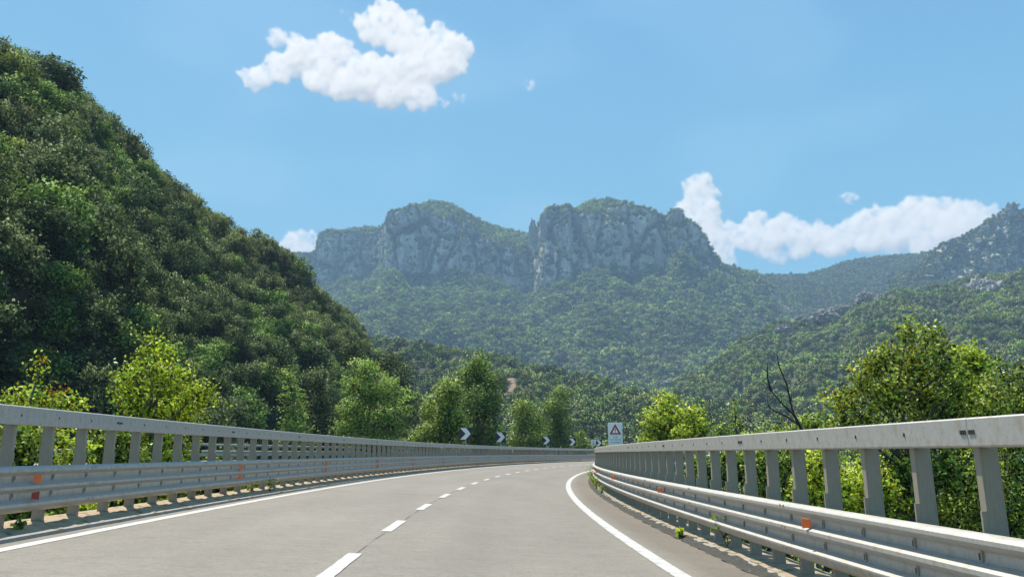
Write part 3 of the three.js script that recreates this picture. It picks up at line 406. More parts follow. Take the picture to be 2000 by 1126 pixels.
// ---------------------------------------------------------------- terrain by lofting world sections
// sections: across the land, each a polyline from foot to crest and down the back
function loft(name, sections, rowsPer, cols, displace, colour) {
  const nr = rowsPer.reduce((a, b) => a + b, 0) + 1, P = new Float32Array((cols + 1) * nr * 3), V = [], idx = [];
  // columns are spread by distance along the crest
  const xs = sections.map((s) => s[0][0]), cum = [0]; for (let i = 1; i < sections.length; i++) cum.push(cum[i - 1] + Math.hypot(...sections[i][2].map((v, k) => v - sections[i - 1][2][k])));
  for (let i = 0; i <= cols; i++) {
    const d = cum[cum.length - 1] * i / cols; let k = 0; while (k < cum.length - 2 && cum[k + 1] < d) k++;
    const t = (d - cum[k]) / (cum[k + 1] - cum[k]); let row = 0;
    for (let m = 0; m < rowsPer.length; m++) for (let q = 0; q < rowsPer[m] + (m === rowsPer.length - 1 ? 1 : 0); q++, row++) {
      const f = q / rowsPer[m], o = (i * nr + row) * 3;
      for (let c = 0; c < 3; c++) P[o + c] = mix(mix(sections[k][m][c], sections[k][m + 1][c], f), mix(sections[k + 1][m][c], sections[k + 1][m + 1][c], f), t);
      if (i === 0) V.push(m + f);
    }
  }
  for (let i = 0; i <= cols; i++) for (let j = 0; j < nr; j++) { const o = (i * nr + j) * 3, d = displace(P[o], P[o + 1], P[o + 2], V[j]); P[o] += d[0]; P[o + 1] += d[1]; P[o + 2] += d[2]; }
  for (let i = 0; i < cols; i++) for (let j = 0; j < nr - 1; j++) { const a = i * nr + j, b = a + 1, c = a + nr, d = c + 1; idx.push(a, c, b, b, c, d); }
  const g = new THREE.BufferGeometry(); g.setAttribute('position', new THREE.BufferAttribute(P, 3)); g.setIndex(idx); g.computeVertexNormals();
  const N = g.attributes.normal, col = new Float32Array(P.length), rockness = new Float32Array(P.length / 3);
  for (let v = 0; v < P.length / 3; v++) { const q = colour(P[v * 3], P[v * 3 + 1], P[v * 3 + 2], V[v % nr], N.getY(v)); col.set(q.slice(0, 3), v * 3); rockness[v] = q[3]; }
  g.setAttribute('color', new THREE.BufferAttribute(col, 3));
  const mesh = structure(name, g, M.terrain);
  mesh.updateMatrixWorld(); return { mesh, P, N, V, nr, cols, rockness, idx };
}
// blocky rock: cells with their own setback, parted by cracks; returns metres of relief
function blocks(x, y, w, h, seed) {
  const u = x / w + 0.25 * n3(x / w / 2, y / h / 2, seed), v = y / h + 0.25 * n3(x / w / 2, y / h / 2, seed + 5), iu = Math.floor(u), iv = Math.floor(v); let f1 = 9, f2 = 9, id = 0;
  for (let a = -1; a <= 1; a++) for (let b = -1; b <= 1; b++) { const q = Math.sin((iu + a) * 127.1 + (iv + b) * 311.7 + seed * 17.3) * 43758.5453, p = q - Math.floor(q), s = Math.sin((iu + a) * 269.5 + (iv + b) * 183.3 + seed * 7.1) * 24634.6345, t = s - Math.floor(s), d = Math.hypot(u - iu - a - p, v - iv - b - t); if (d < f1) { f2 = f1; f1 = d; id = (p * 7.3 + t * 3.1) % 1; } else if (d < f2) f2 = d; }
  return id - 0.5 + 0.25 * (1 - f1) - 0.8 * (1 - smooth(0.0, 0.13, f2 - f1));
}
const rockTone = (x, y, z) => { const a = fbm(x / 60, y / 90, z / 60, 3), b = fbm(x / 9, y / 30, z / 9, 3), w = smooth(0.05, 0.5, fbm(x / 45 + 9, y / 35, z / 45, 3)); const k = 1 + 0.3 * a + 0.4 * b; return [mix(0.38, 0.56, w) * k, mix(0.345, 0.45, w) * k, mix(0.31, 0.33, w) * k]; };
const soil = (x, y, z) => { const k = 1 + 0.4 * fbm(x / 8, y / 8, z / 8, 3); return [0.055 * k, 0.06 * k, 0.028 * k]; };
// even scatter over a loft; keep(x, y, z, row, rock) gives the chance of a tree
function scatter(L, spacing, seed, keep, vMax) {
  const r = rngOf(seed), cell = new Map(), pts = [], { P, idx, nr, rockness, V } = L, key = (x, y, z) => Math.floor(x / spacing) + ',' + Math.floor(y / spacing) + ',' + Math.floor(z / spacing);
  let areas = [], total = 0;
  for (let t = 0; t < idx.length; t += 3) {
    const [a, b, c] = [idx[t], idx[t + 1], idx[t + 2]]; if (V[a % nr] > vMax) { areas.push(total); continue; }
    const ux = P[b * 3] - P[a * 3], uy = P[b * 3 + 1] - P[a * 3 + 1], uz = P[b * 3 + 2] - P[a * 3 + 2], vx = P[c * 3] - P[a * 3], vy = P[c * 3 + 1] - P[a * 3 + 1], vz = P[c * 3 + 2] - P[a * 3 + 2];
    total += 0.5 * Math.hypot(uy * vz - uz * vy, uz * vx - ux * vz, ux * vy - uy * vx); areas.push(total);
  }
  const tries = Math.round(total / (spacing * spacing) * 3.2);
  for (let k = 0; k < tries; k++) {
    const q = r() * total; let lo = 0, hi = areas.length - 1; while (lo < hi) { const m = (lo + hi) >> 1; if (areas[m] < q) lo = m + 1; else hi = m; }
    const t = lo * 3, [a, b, c] = [idx[t], idx[t + 1], idx[t + 2]]; let u = r(), v = r(); if (u + v > 1) { u = 1 - u; v = 1 - v; } const w = 1 - u - v;
    const X = [0, 1, 2].map((n) => P[a * 3 + n] * w + P[b * 3 + n] * u + P[c * 3 + n] * v), rock = rockness[a] * w + rockness[b] * u + rockness[c] * v;
    if (r() > keep(X[0], X[1], X[2], V[a % nr], rock)) continue;
    const ix = Math.floor(X[0] / spacing), iy = Math.floor(X[1] / spacing), iz = Math.floor(X[2] / spacing); let ok = true;
    for (let p = -1; p <= 1 && ok; p++) for (let s = -1; s <= 1 && ok; s++) for (let e = -1; e <= 1 && ok; e++) for (const z of cell.get((ix + p) + ',' + (iy + s) + ',' + (iz + e)) ?? []) if ((z[0] - X[0]) ** 2 + (z[1] - X[1]) ** 2 + (z[2] - X[2]) ** 2 < spacing * spacing * 0.72) { ok = false; break; }
    if (!ok) continue;
    const kk = ix + ',' + iy + ',' + iz; if (!cell.has(kk)) cell.set(kk, []); cell.get(kk).push(X); pts.push([X[0], X[1], X[2], rock, V[a % nr]]);
  }
  return pts;
}
// tree crowns shared by the woods; base at the origin, about one unit = one metre
function woodCrown(seed, R, Hh, leaf, clusters, per, o = {}) {
  const r = rngOf(seed), lobes = [[0, Hh * 0.62, 0, R * 0.72, Hh * 0.36]];
  for (let k = 0; k < 6; k++) { const a = k * 1.05 + r() * 0.8, d = R * (0.35 + 0.3 * r()); lobes.push([Math.cos(a) * d, Hh * (0.34 + 0.42 * r()), Math.sin(a) * d, R * (0.36 + 0.2 * r()), Hh * (0.18 + 0.12 * r())]); }
  return crownGeometry(lobes, { seed: seed + 5, leaf, clusters, per, spread: 0.13, warm: 0.10, up: 0.6, radius: 1.4, shell: 0.30, round: 0.82, fuzz: 0.14, ...o }).geo;
}
function plant(group, variants, pts, tint, mat, size) {
  const r = rngOf(pts.length + 3), lists = variants.map(() => []); pts.forEach((p) => lists[Math.floor(r() * variants.length)].push(p));
  const m4 = new THREE.Matrix4(), q = new THREE.Quaternion(), e = new THREE.Euler();
  lists.forEach((list, k) => {
    const im = new THREE.InstancedMesh(variants[k], mat, list.length); im.name = 'tree_cover';
    list.forEach((p, i) => { const s = size(p, r); e.set((r() - 0.5) * 0.2, r() * 6.283, (r() - 0.5) * 0.2); m4.compose(new THREE.Vector3(p[0], p[1] - 0.25 * s, p[2]), q.setFromEuler(e), new THREE.Vector3(s * (0.85 + 0.3 * r()), s * (0.8 + 0.4 * r()), s * (0.85 + 0.3 * r()))); im.setMatrixAt(i, m4); im.setColorAt(i, tint(p, r)); });
    group.add(im);
  });
}
// foliage tones of the macchia: olive, grey green, fresh green, dark holm oak
const macchia = (p, r) => {
  const w = fbm(p[0] / 40, p[1] / 30, p[2] / 40, 2), u = r() + w * 0.5; let c;
  if (u < 0.3) c = [0.10, 0.14, 0.05]; else if (u < 0.6) c = [0.17, 0.205, 0.08]; else if (u < 0.85) c = [0.16, 0.245, 0.06]; else c = [0.22, 0.285, 0.065];
  const k = 0.8 + 0.4 * r(); return lin(c[0] * k, c[1] * k, c[2] * k);
};

// --- the steep wooded hill on the left
{
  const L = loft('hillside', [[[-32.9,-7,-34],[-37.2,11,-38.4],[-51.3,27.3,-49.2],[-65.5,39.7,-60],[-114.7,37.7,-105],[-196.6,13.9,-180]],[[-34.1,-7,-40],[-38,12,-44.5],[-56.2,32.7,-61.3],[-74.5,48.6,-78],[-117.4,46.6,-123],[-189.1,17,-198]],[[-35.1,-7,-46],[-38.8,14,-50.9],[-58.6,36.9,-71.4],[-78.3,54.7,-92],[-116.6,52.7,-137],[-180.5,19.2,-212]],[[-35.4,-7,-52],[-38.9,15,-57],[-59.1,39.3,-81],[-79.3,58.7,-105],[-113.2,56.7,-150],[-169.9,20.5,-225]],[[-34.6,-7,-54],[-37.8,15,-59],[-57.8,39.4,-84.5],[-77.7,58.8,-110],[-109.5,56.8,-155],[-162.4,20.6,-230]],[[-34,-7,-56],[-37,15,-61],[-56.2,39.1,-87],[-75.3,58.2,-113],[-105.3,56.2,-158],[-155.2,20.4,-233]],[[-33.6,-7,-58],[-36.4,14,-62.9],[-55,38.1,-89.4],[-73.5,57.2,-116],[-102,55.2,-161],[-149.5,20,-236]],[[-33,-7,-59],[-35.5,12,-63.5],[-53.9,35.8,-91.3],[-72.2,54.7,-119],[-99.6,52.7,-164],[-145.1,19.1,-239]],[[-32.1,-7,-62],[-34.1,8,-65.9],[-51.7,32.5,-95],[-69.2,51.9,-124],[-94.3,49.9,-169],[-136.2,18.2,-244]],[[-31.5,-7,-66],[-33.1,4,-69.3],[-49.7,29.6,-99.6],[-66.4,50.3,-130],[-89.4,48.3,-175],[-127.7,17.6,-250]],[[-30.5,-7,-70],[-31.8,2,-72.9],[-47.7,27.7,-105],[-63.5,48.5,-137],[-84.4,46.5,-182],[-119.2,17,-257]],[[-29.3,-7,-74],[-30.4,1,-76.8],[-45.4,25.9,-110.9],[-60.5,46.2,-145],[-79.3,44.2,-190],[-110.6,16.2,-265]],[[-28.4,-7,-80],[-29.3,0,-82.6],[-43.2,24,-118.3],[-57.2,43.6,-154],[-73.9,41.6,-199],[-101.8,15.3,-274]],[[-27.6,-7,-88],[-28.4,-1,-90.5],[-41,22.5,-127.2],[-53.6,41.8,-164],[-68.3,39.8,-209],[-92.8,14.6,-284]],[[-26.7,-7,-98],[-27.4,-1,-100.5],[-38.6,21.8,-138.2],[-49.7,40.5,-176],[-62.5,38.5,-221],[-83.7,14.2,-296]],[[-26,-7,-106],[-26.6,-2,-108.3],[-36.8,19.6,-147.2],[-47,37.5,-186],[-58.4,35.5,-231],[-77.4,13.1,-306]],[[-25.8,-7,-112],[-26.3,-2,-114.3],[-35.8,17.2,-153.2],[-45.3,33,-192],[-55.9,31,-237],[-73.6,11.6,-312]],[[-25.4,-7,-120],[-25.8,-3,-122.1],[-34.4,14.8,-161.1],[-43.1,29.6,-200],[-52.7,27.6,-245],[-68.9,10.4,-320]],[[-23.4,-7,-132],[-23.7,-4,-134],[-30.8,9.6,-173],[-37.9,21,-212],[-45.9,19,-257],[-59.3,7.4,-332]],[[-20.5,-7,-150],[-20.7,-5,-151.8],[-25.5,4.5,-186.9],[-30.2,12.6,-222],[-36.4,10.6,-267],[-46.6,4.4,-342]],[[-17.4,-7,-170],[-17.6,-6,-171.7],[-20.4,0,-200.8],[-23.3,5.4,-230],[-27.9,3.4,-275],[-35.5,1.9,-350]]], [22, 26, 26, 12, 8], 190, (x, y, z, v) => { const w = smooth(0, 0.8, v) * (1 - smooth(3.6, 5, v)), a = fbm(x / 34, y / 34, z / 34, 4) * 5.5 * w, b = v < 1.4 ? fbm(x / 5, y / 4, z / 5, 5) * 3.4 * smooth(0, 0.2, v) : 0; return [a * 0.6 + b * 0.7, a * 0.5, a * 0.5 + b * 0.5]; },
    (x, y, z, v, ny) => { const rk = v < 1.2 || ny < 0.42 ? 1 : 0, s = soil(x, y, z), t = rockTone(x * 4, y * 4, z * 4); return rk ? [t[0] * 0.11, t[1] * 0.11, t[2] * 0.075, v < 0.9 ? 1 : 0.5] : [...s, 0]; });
  const pts = scatter(L, 3.1, 5, (x, y, z, v, rock) => (v < 0.08 ? 0.0 : v < 0.9 ? 0.85 : 1), 4.2);
  const crowns = [0, 1, 2, 3, 4].map((k) => woodCrown(200 + k * 9, 2.9, 6.0, 0.30, 260, 13, { spread: 0.16 }));
  const trunkG = tube([[0, -0.8, 0], [0.1, 1.5, 0.05], [-0.05, 3.0, 0.1], [0.1, 4.4, 0]], 0.17, 0.05, 6);
  const rr = rngOf(91), eye = camera.position;
  const visible = pts.map((p) => ({ p, d: Math.hypot(p[0] - eye.x, p[1] - eye.y, p[2] - eye.z), a: Math.atan2(p[0], -p[2]) })).map((q) => ({ ...q, seen: q.a > -0.62 && q.a < 0.1 && q.p[4] < 3.05 }));
  visible.sort((a, b) => (a.seen === b.seen ? a.d - b.d : a.seen ? -1 : 1));
  const kinds = [
    ['holm_oak', 'dark rounded holm oak on the wooded hillside at left', 'dark holm oaks of the left hillside', [0.115, 0.175, 0.06]],
    ['olive_oak', 'grey green bushy oak on the wooded hillside at left', 'grey green oaks of the left hillside', [0.18, 0.245, 0.095]],
    ['ash_tree', 'fresh green leafy tree on the wooded hillside at left', 'fresh green trees of the left hillside', [0.215, 0.35, 0.08]],
  ].map((k) => ({ k, mat: leafMat(...k[3], 0.35, 0.15) }));
  visible.slice(0, 300).forEach(({ p }) => {
    const w = fbm(p[0] / 30, p[1] / 25, p[2] / 30, 2), u = rr() + w * 0.6, K = kinds[u < 0.36 ? 0 : u < 0.66 ? 1 : 2], s = 0.58 + 0.34 * rr() + 0.45 * Math.pow(rr(), 5);
    const t = thing(K.k[0], K.k[1], 'tree', [p[0], p[1] - 0.2, p[2]], K.k[2]); t.rotation.y = rr() * 6.283; t.scale.set(s * (0.9 + 0.3 * rr()), s * (0.85 + 0.4 * rr()), s * (0.9 + 0.3 * rr()));
    part('trunk', trunkG, M.bark, t); part('crown', crowns[Math.floor(rr() * crowns.length)], K.mat, t);
  });
  const g = stuff('hillside_wood', 'dense evergreen wood covering the left hillside', 'wood');
  plant(g, crowns, visible.slice(300).map((q) => q.p), (p, r) => macchia(p, r).multiplyScalar(1.2), M.wood, (p, r) => 0.56 + 0.34 * r() + 0.4 * Math.pow(r(), 5));
  console.log('hill trees', pts.length);
}
// --- the wooded spur in the middle distance
const farCrowns = [0, 1, 2, 3].map((k) => woodCrown(400 + k * 7, 3.6, 6.4, 0.8, 60, 8, { radius: 1.3, spread: 0.25 }));
const tinyCrowns = [0, 1, 2, 3].map((k) => woodCrown(500 + k * 7, 4.0, 6.6, 1.2, 34, 7, { radius: 1.1, spread: 0.22 }));
{
  const L = loft('wooded_spur', [[[-105.3,-7,-300],[-146,32.6,-408],[-195.8,87.6,-540],[-217.5,83.6,-600],[-290,35.1,-800]],[[-78.3,-7,-290],[-110.2,32.2,-400.2],[-149.2,86.8,-535],[-165.9,82.8,-595],[-221.7,34.7,-795]],[[-56.7,-7,-280],[-80.9,29.5,-392.5],[-110.6,80.8,-530],[-123.1,76.8,-590],[-164.9,32.3,-790]],[[-36.4,-7,-270],[-52.5,26.6,-382.5],[-72.2,74.2,-520],[-80.5,70.2,-580],[-108.3,29.7,-780]],[[-17.5,-7,-260],[-25.4,21.8,-370.2],[-34.9,63.7,-505],[-39.1,59.7,-565],[-52.9,25.5,-765]],[[0,-7,-250],[0,18.7,-358],[0,56.4,-490],[0,52.4,-550],[0,22.6,-750]],[[16.5,-7,-245],[23.6,15.2,-346.2],[32.3,47.7,-470],[36.5,43.7,-530],[50.2,19.1,-730]],[[32.4,-7,-240],[45.6,11.7,-334.5],[61.7,38.9,-450],[69.9,34.9,-510],[97.4,15.6,-710]],[[48.6,-7,-240],[65.4,7.3,-321],[86,27.9,-420],[98.3,23.9,-480],[139.3,11.1,-680]],[[63.4,-7,-235],[81.4,3.2,-300.2],[103.3,17.7,-380],[119.6,13.7,-440],[174,7.1,-640]],[[80.7,-7,-230],[96.6,-0.3,-275],[116.1,8.9,-330],[137.2,4.9,-390],[207.6,3.6,-590]]], [30, 34, 10, 6], 170, (x, y, z, v) => { const w = smooth(0, 0.7, v) * (1 - smooth(3, 4, v)), a = fbm(x / 90, 3, z / 90, 4) * 13 * w; return [0, a, 0]; },
    (x, y, z, v) => { const track = Math.abs(x - (-4.5 + 5 * Math.sin((z + 440) / 16))) < 2.8 && z > -466 && z < -405; return track ? [0.24, 0.17, 0.10, 1] : [...soil(x, y, z), 0]; });
  const pts = scatter(L, 5.2, 15, (x, y, z, v, rock) => (rock > 0.05 ? 0 : 1), 3.2);
  plant(stuff('spur_wood', 'dark green wood on the low spur in the middle distance', 'wood'), farCrowns, pts, (p, r) => macchia(p, r).multiplyScalar(1.15 * (1 + 0.5 * fbm(p[0] / 80, p[1] / 60, p[2] / 80, 3))), M.woodFar, (p, r) => 0.65 + 0.6 * r());
  console.log('spur trees', pts.length);
}
// --- scrub on the valley floor on both sides of the viaduct
{
  const r = rngOf(733), pts = [];
  for (let k = 0; k < 9000; k++) { const x = -60 + 300 * r(), z = 20 - 300 * r(), off = Math.hypot(x - CX, -z - CD) - RC; if ((off > 8 && off < 15.5) || off > 29 || off < -8.5) if (off < 90 && off > -130 && fbm(x / 25, 1, z / 25, 2) > -0.25) pts.push([x, -7.6, z, 0, 0]); }
  plant(stuff('valley_scrub', 'low green scrub on the valley floor beside the viaduct', 'scrub'), farCrowns, pts, (p, q) => macchia(p, q).multiplyScalar(1.2), M.woodFar, (p, q) => 0.3 + 0.4 * q());
}
// --- the mountain with its two cliffed heads
{
  const L = loft('mountain', [[[-298,60,-950],[-381,186,-1190],[-563,390,-1732],[-576,466,-1758],[-585,480,-1784],[-603,472,-1844],[-673,144,-2144]],[[-272,60,-950],[-348,187,-1190],[-511,392,-1722],[-524,470,-1748],[-530,479,-1768],[-546,471,-1828],[-609,144,-2128]],[[-256,60,-950],[-327,187,-1190],[-478,390,-1712],[-490,467,-1738],[-495,476,-1758],[-510,468,-1818],[-570,143,-2118]],[[-248,60,-950],[-317,187,-1190],[-462,388,-1707],[-474,474,-1733],[-480,485,-1756],[-495,477,-1816],[-553,145,-2116]],[[-245,60,-950],[-312,186,-1190],[-452,384,-1697],[-466,505,-1723],[-471,515,-1743],[-485,507,-1803],[-542,155,-2103]],[[-233,60,-950],[-298,186,-1190],[-431,381,-1692],[-444,517,-1718],[-451,531,-1744],[-465,523,-1804],[-519,159,-2104]],[[-221,60,-950],[-282,187,-1190],[-408,387,-1697],[-421,517,-1723],[-427,531,-1749],[-440,523,-1809],[-491,159,-2109]],[[-201,60,-950],[-257,190,-1190],[-374,399,-1702],[-385,521,-1728],[-392,538,-1757],[-403,530,-1817],[-450,161,-2117]],[[-182,60,-950],[-232,193,-1190],[-340,416,-1712],[-350,532,-1738],[-355,546,-1764],[-366,538,-1824],[-409,164,-2124]],[[-169,60,-950],[-216,195,-1190],[-318,428,-1722],[-327,532,-1748],[-334,550,-1784],[-344,542,-1844],[-384,165,-2144]],[[-163,60,-950],[-209,197,-1190],[-294,415,-1642],[-302,510,-1668],[-308,525,-1700],[-317,517,-1760],[-354,158,-2060]],[[-159,60,-950],[-203,196,-1190],[-275,398,-1582],[-284,508,-1608],[-287,518,-1628],[-296,510,-1688],[-330,155,-1988]],[[-154,60,-950],[-198,195,-1190],[-265,389,-1567],[-274,522,-1593],[-277,530,-1609],[-285,522,-1669],[-318,159,-1969]],[[-146,60,-950],[-187,194,-1190],[-249,383,-1562],[-258,524,-1588],[-261,532,-1604],[-269,524,-1664],[-300,160,-1964]],[[-130,60,-950],[-166,192,-1190],[-221,375,-1557],[-229,532,-1583],[-232,543,-1603],[-239,535,-1663],[-267,163,-1963]],[[-110,60,-950],[-141,191,-1190],[-187,368,-1552],[-194,528,-1578],[-202,565,-1639],[-208,557,-1699],[-232,169,-1999]],[[-91,60,-950],[-116,190,-1190],[-153,363,-1547],[-159,508,-1573],[-172,588,-1695],[-177,580,-1755],[-198,176,-2055]],[[-78,60,-950],[-100,190,-1190],[-132,365,-1547],[-136,503,-1573],[-147,583,-1695],[-152,575,-1755],[-169,175,-2055]],[[-62,60,-950],[-79,191,-1190],[-104,368,-1552],[-108,504,-1578],[-113,549,-1652],[-117,541,-1712],[-130,165,-2012]],[[-45,60,-950],[-58,190,-1190],[-77,367,-1557],[-80,485,-1583],[-84,537,-1670],[-87,529,-1730],[-97,161,-2030]],[[-32,60,-950],[-41,189,-1190],[-55,363,-1557],[-57,461,-1583],[-61,537,-1705],[-63,529,-1765],[-71,161,-2065]],[[-19,60,-950],[-25,187,-1190],[-33,355,-1552],[-34,445,-1578],[-37,532,-1716],[-38,524,-1776],[-43,159,-2076]],[[0,60,-950],[0,185,-1190],[0,347,-1552],[0,436,-1578],[0,524,-1719],[0,516,-1779],[0,157,-2079]],[[13,60,-950],[17,183,-1190],[22,343,-1562],[23,441,-1588],[25,513,-1707],[25,505,-1767],[28,154,-2067]],[[21,60,-950],[27,182,-1190],[35,340,-1572],[37,449,-1598],[39,504,-1691],[40,496,-1751],[45,151,-2051]],[[26,60,-950],[33,182,-1190],[44,335,-1547],[45,463,-1573],[46,483,-1615],[48,475,-1675],[53,145,-1975]],[[32,60,-950],[41,183,-1190],[54,329,-1517],[55,467,-1543],[57,483,-1579],[58,475,-1639],[65,145,-1939]],[[36,60,-950],[46,183,-1190],[58,324,-1487],[60,484,-1513],[61,491,-1529],[62,483,-1589],[70,147,-1889]],[[41,60,-950],[52,183,-1190],[65,320,-1462],[68,494,-1488],[68,499,-1501],[70,491,-1561],[79,150,-1861]],[[55,60,-950],[70,184,-1190],[87,320,-1452],[91,504,-1478],[92,509,-1491],[95,501,-1551],[106,153,-1851]],[[71,60,-950],[91,188,-1190],[113,335,-1452],[118,503,-1478],[119,508,-1491],[122,500,-1551],[137,152,-1851]],[[77,60,-950],[98,192,-1190],[124,354,-1477],[128,494,-1503],[131,511,-1532],[135,503,-1592],[150,153,-1892]],[[82,60,-950],[105,193,-1190],[132,361,-1482],[137,489,-1508],[144,529,-1576],[148,521,-1636],[165,159,-1936]],[[91,60,-950],[116,197,-1190],[146,370,-1462],[150,489,-1488],[159,540,-1572],[164,532,-1632],[183,162,-1932]],[[104,60,-950],[133,200,-1190],[165,377,-1452],[171,484,-1478],[184,553,-1587],[190,545,-1647],[212,166,-1947]],[[117,60,-950],[150,200,-1190],[186,379,-1452],[192,488,-1478],[207,556,-1584],[213,548,-1644],[238,167,-1944]],[[130,60,-950],[166,200,-1190],[207,379,-1452],[214,495,-1478],[226,542,-1555],[232,534,-1615],[259,163,-1915]],[[144,60,-950],[184,197,-1190],[228,368,-1447],[237,500,-1473],[240,510,-1493],[247,502,-1553],[276,153,-1853]],[[169,60,-950],[216,195,-1190],[266,356,-1442],[276,490,-1468],[279,498,-1484],[288,490,-1544],[321,149,-1844]],[[185,60,-950],[237,196,-1190],[292,362,-1442],[302,483,-1468],[305,488,-1481],[314,480,-1541],[351,146,-1841]],[[195,60,-950],[249,196,-1190],[310,365,-1452],[320,478,-1478],[323,483,-1491],[332,475,-1551],[371,145,-1851]],[[200,60,-950],[256,196,-1190],[315,361,-1437],[326,482,-1463],[328,488,-1476],[338,480,-1536],[378,146,-1836]],[[209,60,-950],[268,200,-1190],[327,373,-1427],[338,486,-1453],[341,492,-1466],[352,484,-1526],[393,148,-1826]],[[215,60,-950],[275,201,-1190],[335,374,-1422],[347,484,-1448],[350,489,-1461],[360,481,-1521],[402,147,-1821]],[[217,60,-950],[278,200,-1190],[339,372,-1422],[350,466,-1448],[353,472,-1461],[364,464,-1521],[406,141,-1821]],[[227,60,-950],[291,198,-1190],[354,364,-1422],[365,459,-1448],[369,464,-1461],[380,456,-1521],[424,139,-1821]],[[237,60,-950],[303,195,-1190],[369,353,-1422],[380,442,-1448],[383,447,-1461],[395,439,-1521],[441,134,-1821]],[[246,60,-950],[315,194,-1190],[384,349,-1422],[394,421,-1448],[398,426,-1461],[410,418,-1521],[458,128,-1821]],[[256,60,-950],[328,194,-1190],[399,349,-1422],[408,391,-1448],[412,395,-1461],[424,387,-1521],[474,119,-1821]],[[263,60,-950],[337,194,-1190],[411,350,-1427],[420,369,-1453],[424,376,-1469],[437,368,-1529],[488,113,-1829]],[[272,60,-950],[348,192,-1190],[430,348,-1442],[438,364,-1468],[445,374,-1491],[458,366,-1551],[512,112,-1851]],[[285,60,-950],[365,191,-1190],[456,348,-1462],[465,364,-1488],[472,374,-1511],[486,366,-1571],[543,112,-1871]],[[308,60,-950],[394,189,-1190],[495,343,-1472],[505,360,-1498],[514,372,-1524],[529,364,-1584],[591,112,-1884]],[[331,60,-950],[422,180,-1190],[525,308,-1462],[536,328,-1488],[547,341,-1517],[563,333,-1577],[629,102,-1877]],[[357,60,-950],[454,168,-1190],[540,255,-1402],[551,274,-1428],[563,286,-1457],[580,278,-1517],[647,86,-1817]],[[389,60,-950],[494,154,-1190],[560,199,-1342],[572,215,-1368],[583,224,-1394],[601,216,-1454],[671,67,-1754]]], [34, 34, 100, 26, 8, 6], 720, (x, y, z, v) => {
    const c = smooth(1.75, 2.15, v) * (1 - smooth(3.0, 3.9, v)), ap = smooth(0, 0.5, v) * (1 - smooth(1.8, 2.2, v));
    const rib = 1 - Math.abs(n3(x / 46 + 0.25 * n3(x / 30, y / 40, 2), y / 230, 3)) * 2, rib2 = 1 - Math.abs(n3(x / 17, y / 75, z / 40 + 8)) * 2, ledge = n3(x / 90, y / 22 + 0.4 * n3(x / 40, 0, 3), 4);
    const fine = fbm(x / 8, y / 12, z / 10, 3);
    const gully = fbm(x / 120, 2, z / 150, 3) * 48;
    return [c * (rib2 * 2.5), ap * gully + c * fine * 2, c * (rib * 9 + rib2 * 2.5 + ledge * 3 + fine * 1.5 + 24 * blocks(x, y, 58, 150, 1) + 7 * blocks(x, y, 17, 80, 2) + 2.2 * blocks(x, y, 6, 16, 3))];
  }, (x, y, z, v, ny) => {
    const noise = fbm(x / 26, y / 20, z / 26, 3), band = v > 1.93 && v < 3.25, rock = band && ny < 0.52 + noise * 0.5;
    const t = rockTone(x, y, z); return rock ? [...t, 1] : [...soil(x, y, z), 0];
  });
  const pts = scatter(L, 6.6, 25, (x, y, z, v, rock) => (rock > 0.5 ? (fbm(x / 34, y / 18, z / 34, 3) > 0.27 ? 0.75 : 0.004) : 1), 4.6);
  plant(stuff('mountain_wood', 'hazy green wood covering the slopes below the cliffs', 'wood'), tinyCrowns, pts, (p, r) => macchia(p, r).multiplyScalar(1.6 * (1 + 0.55 * fbm(p[0] / 130, p[1] / 90, p[2] / 130, 3))), M.woodFar, (p, r) => (p[3] > 0.5 ? 0.45 : 0.8) + 0.7 * r());
  console.log('mountain trees', pts.length);
}
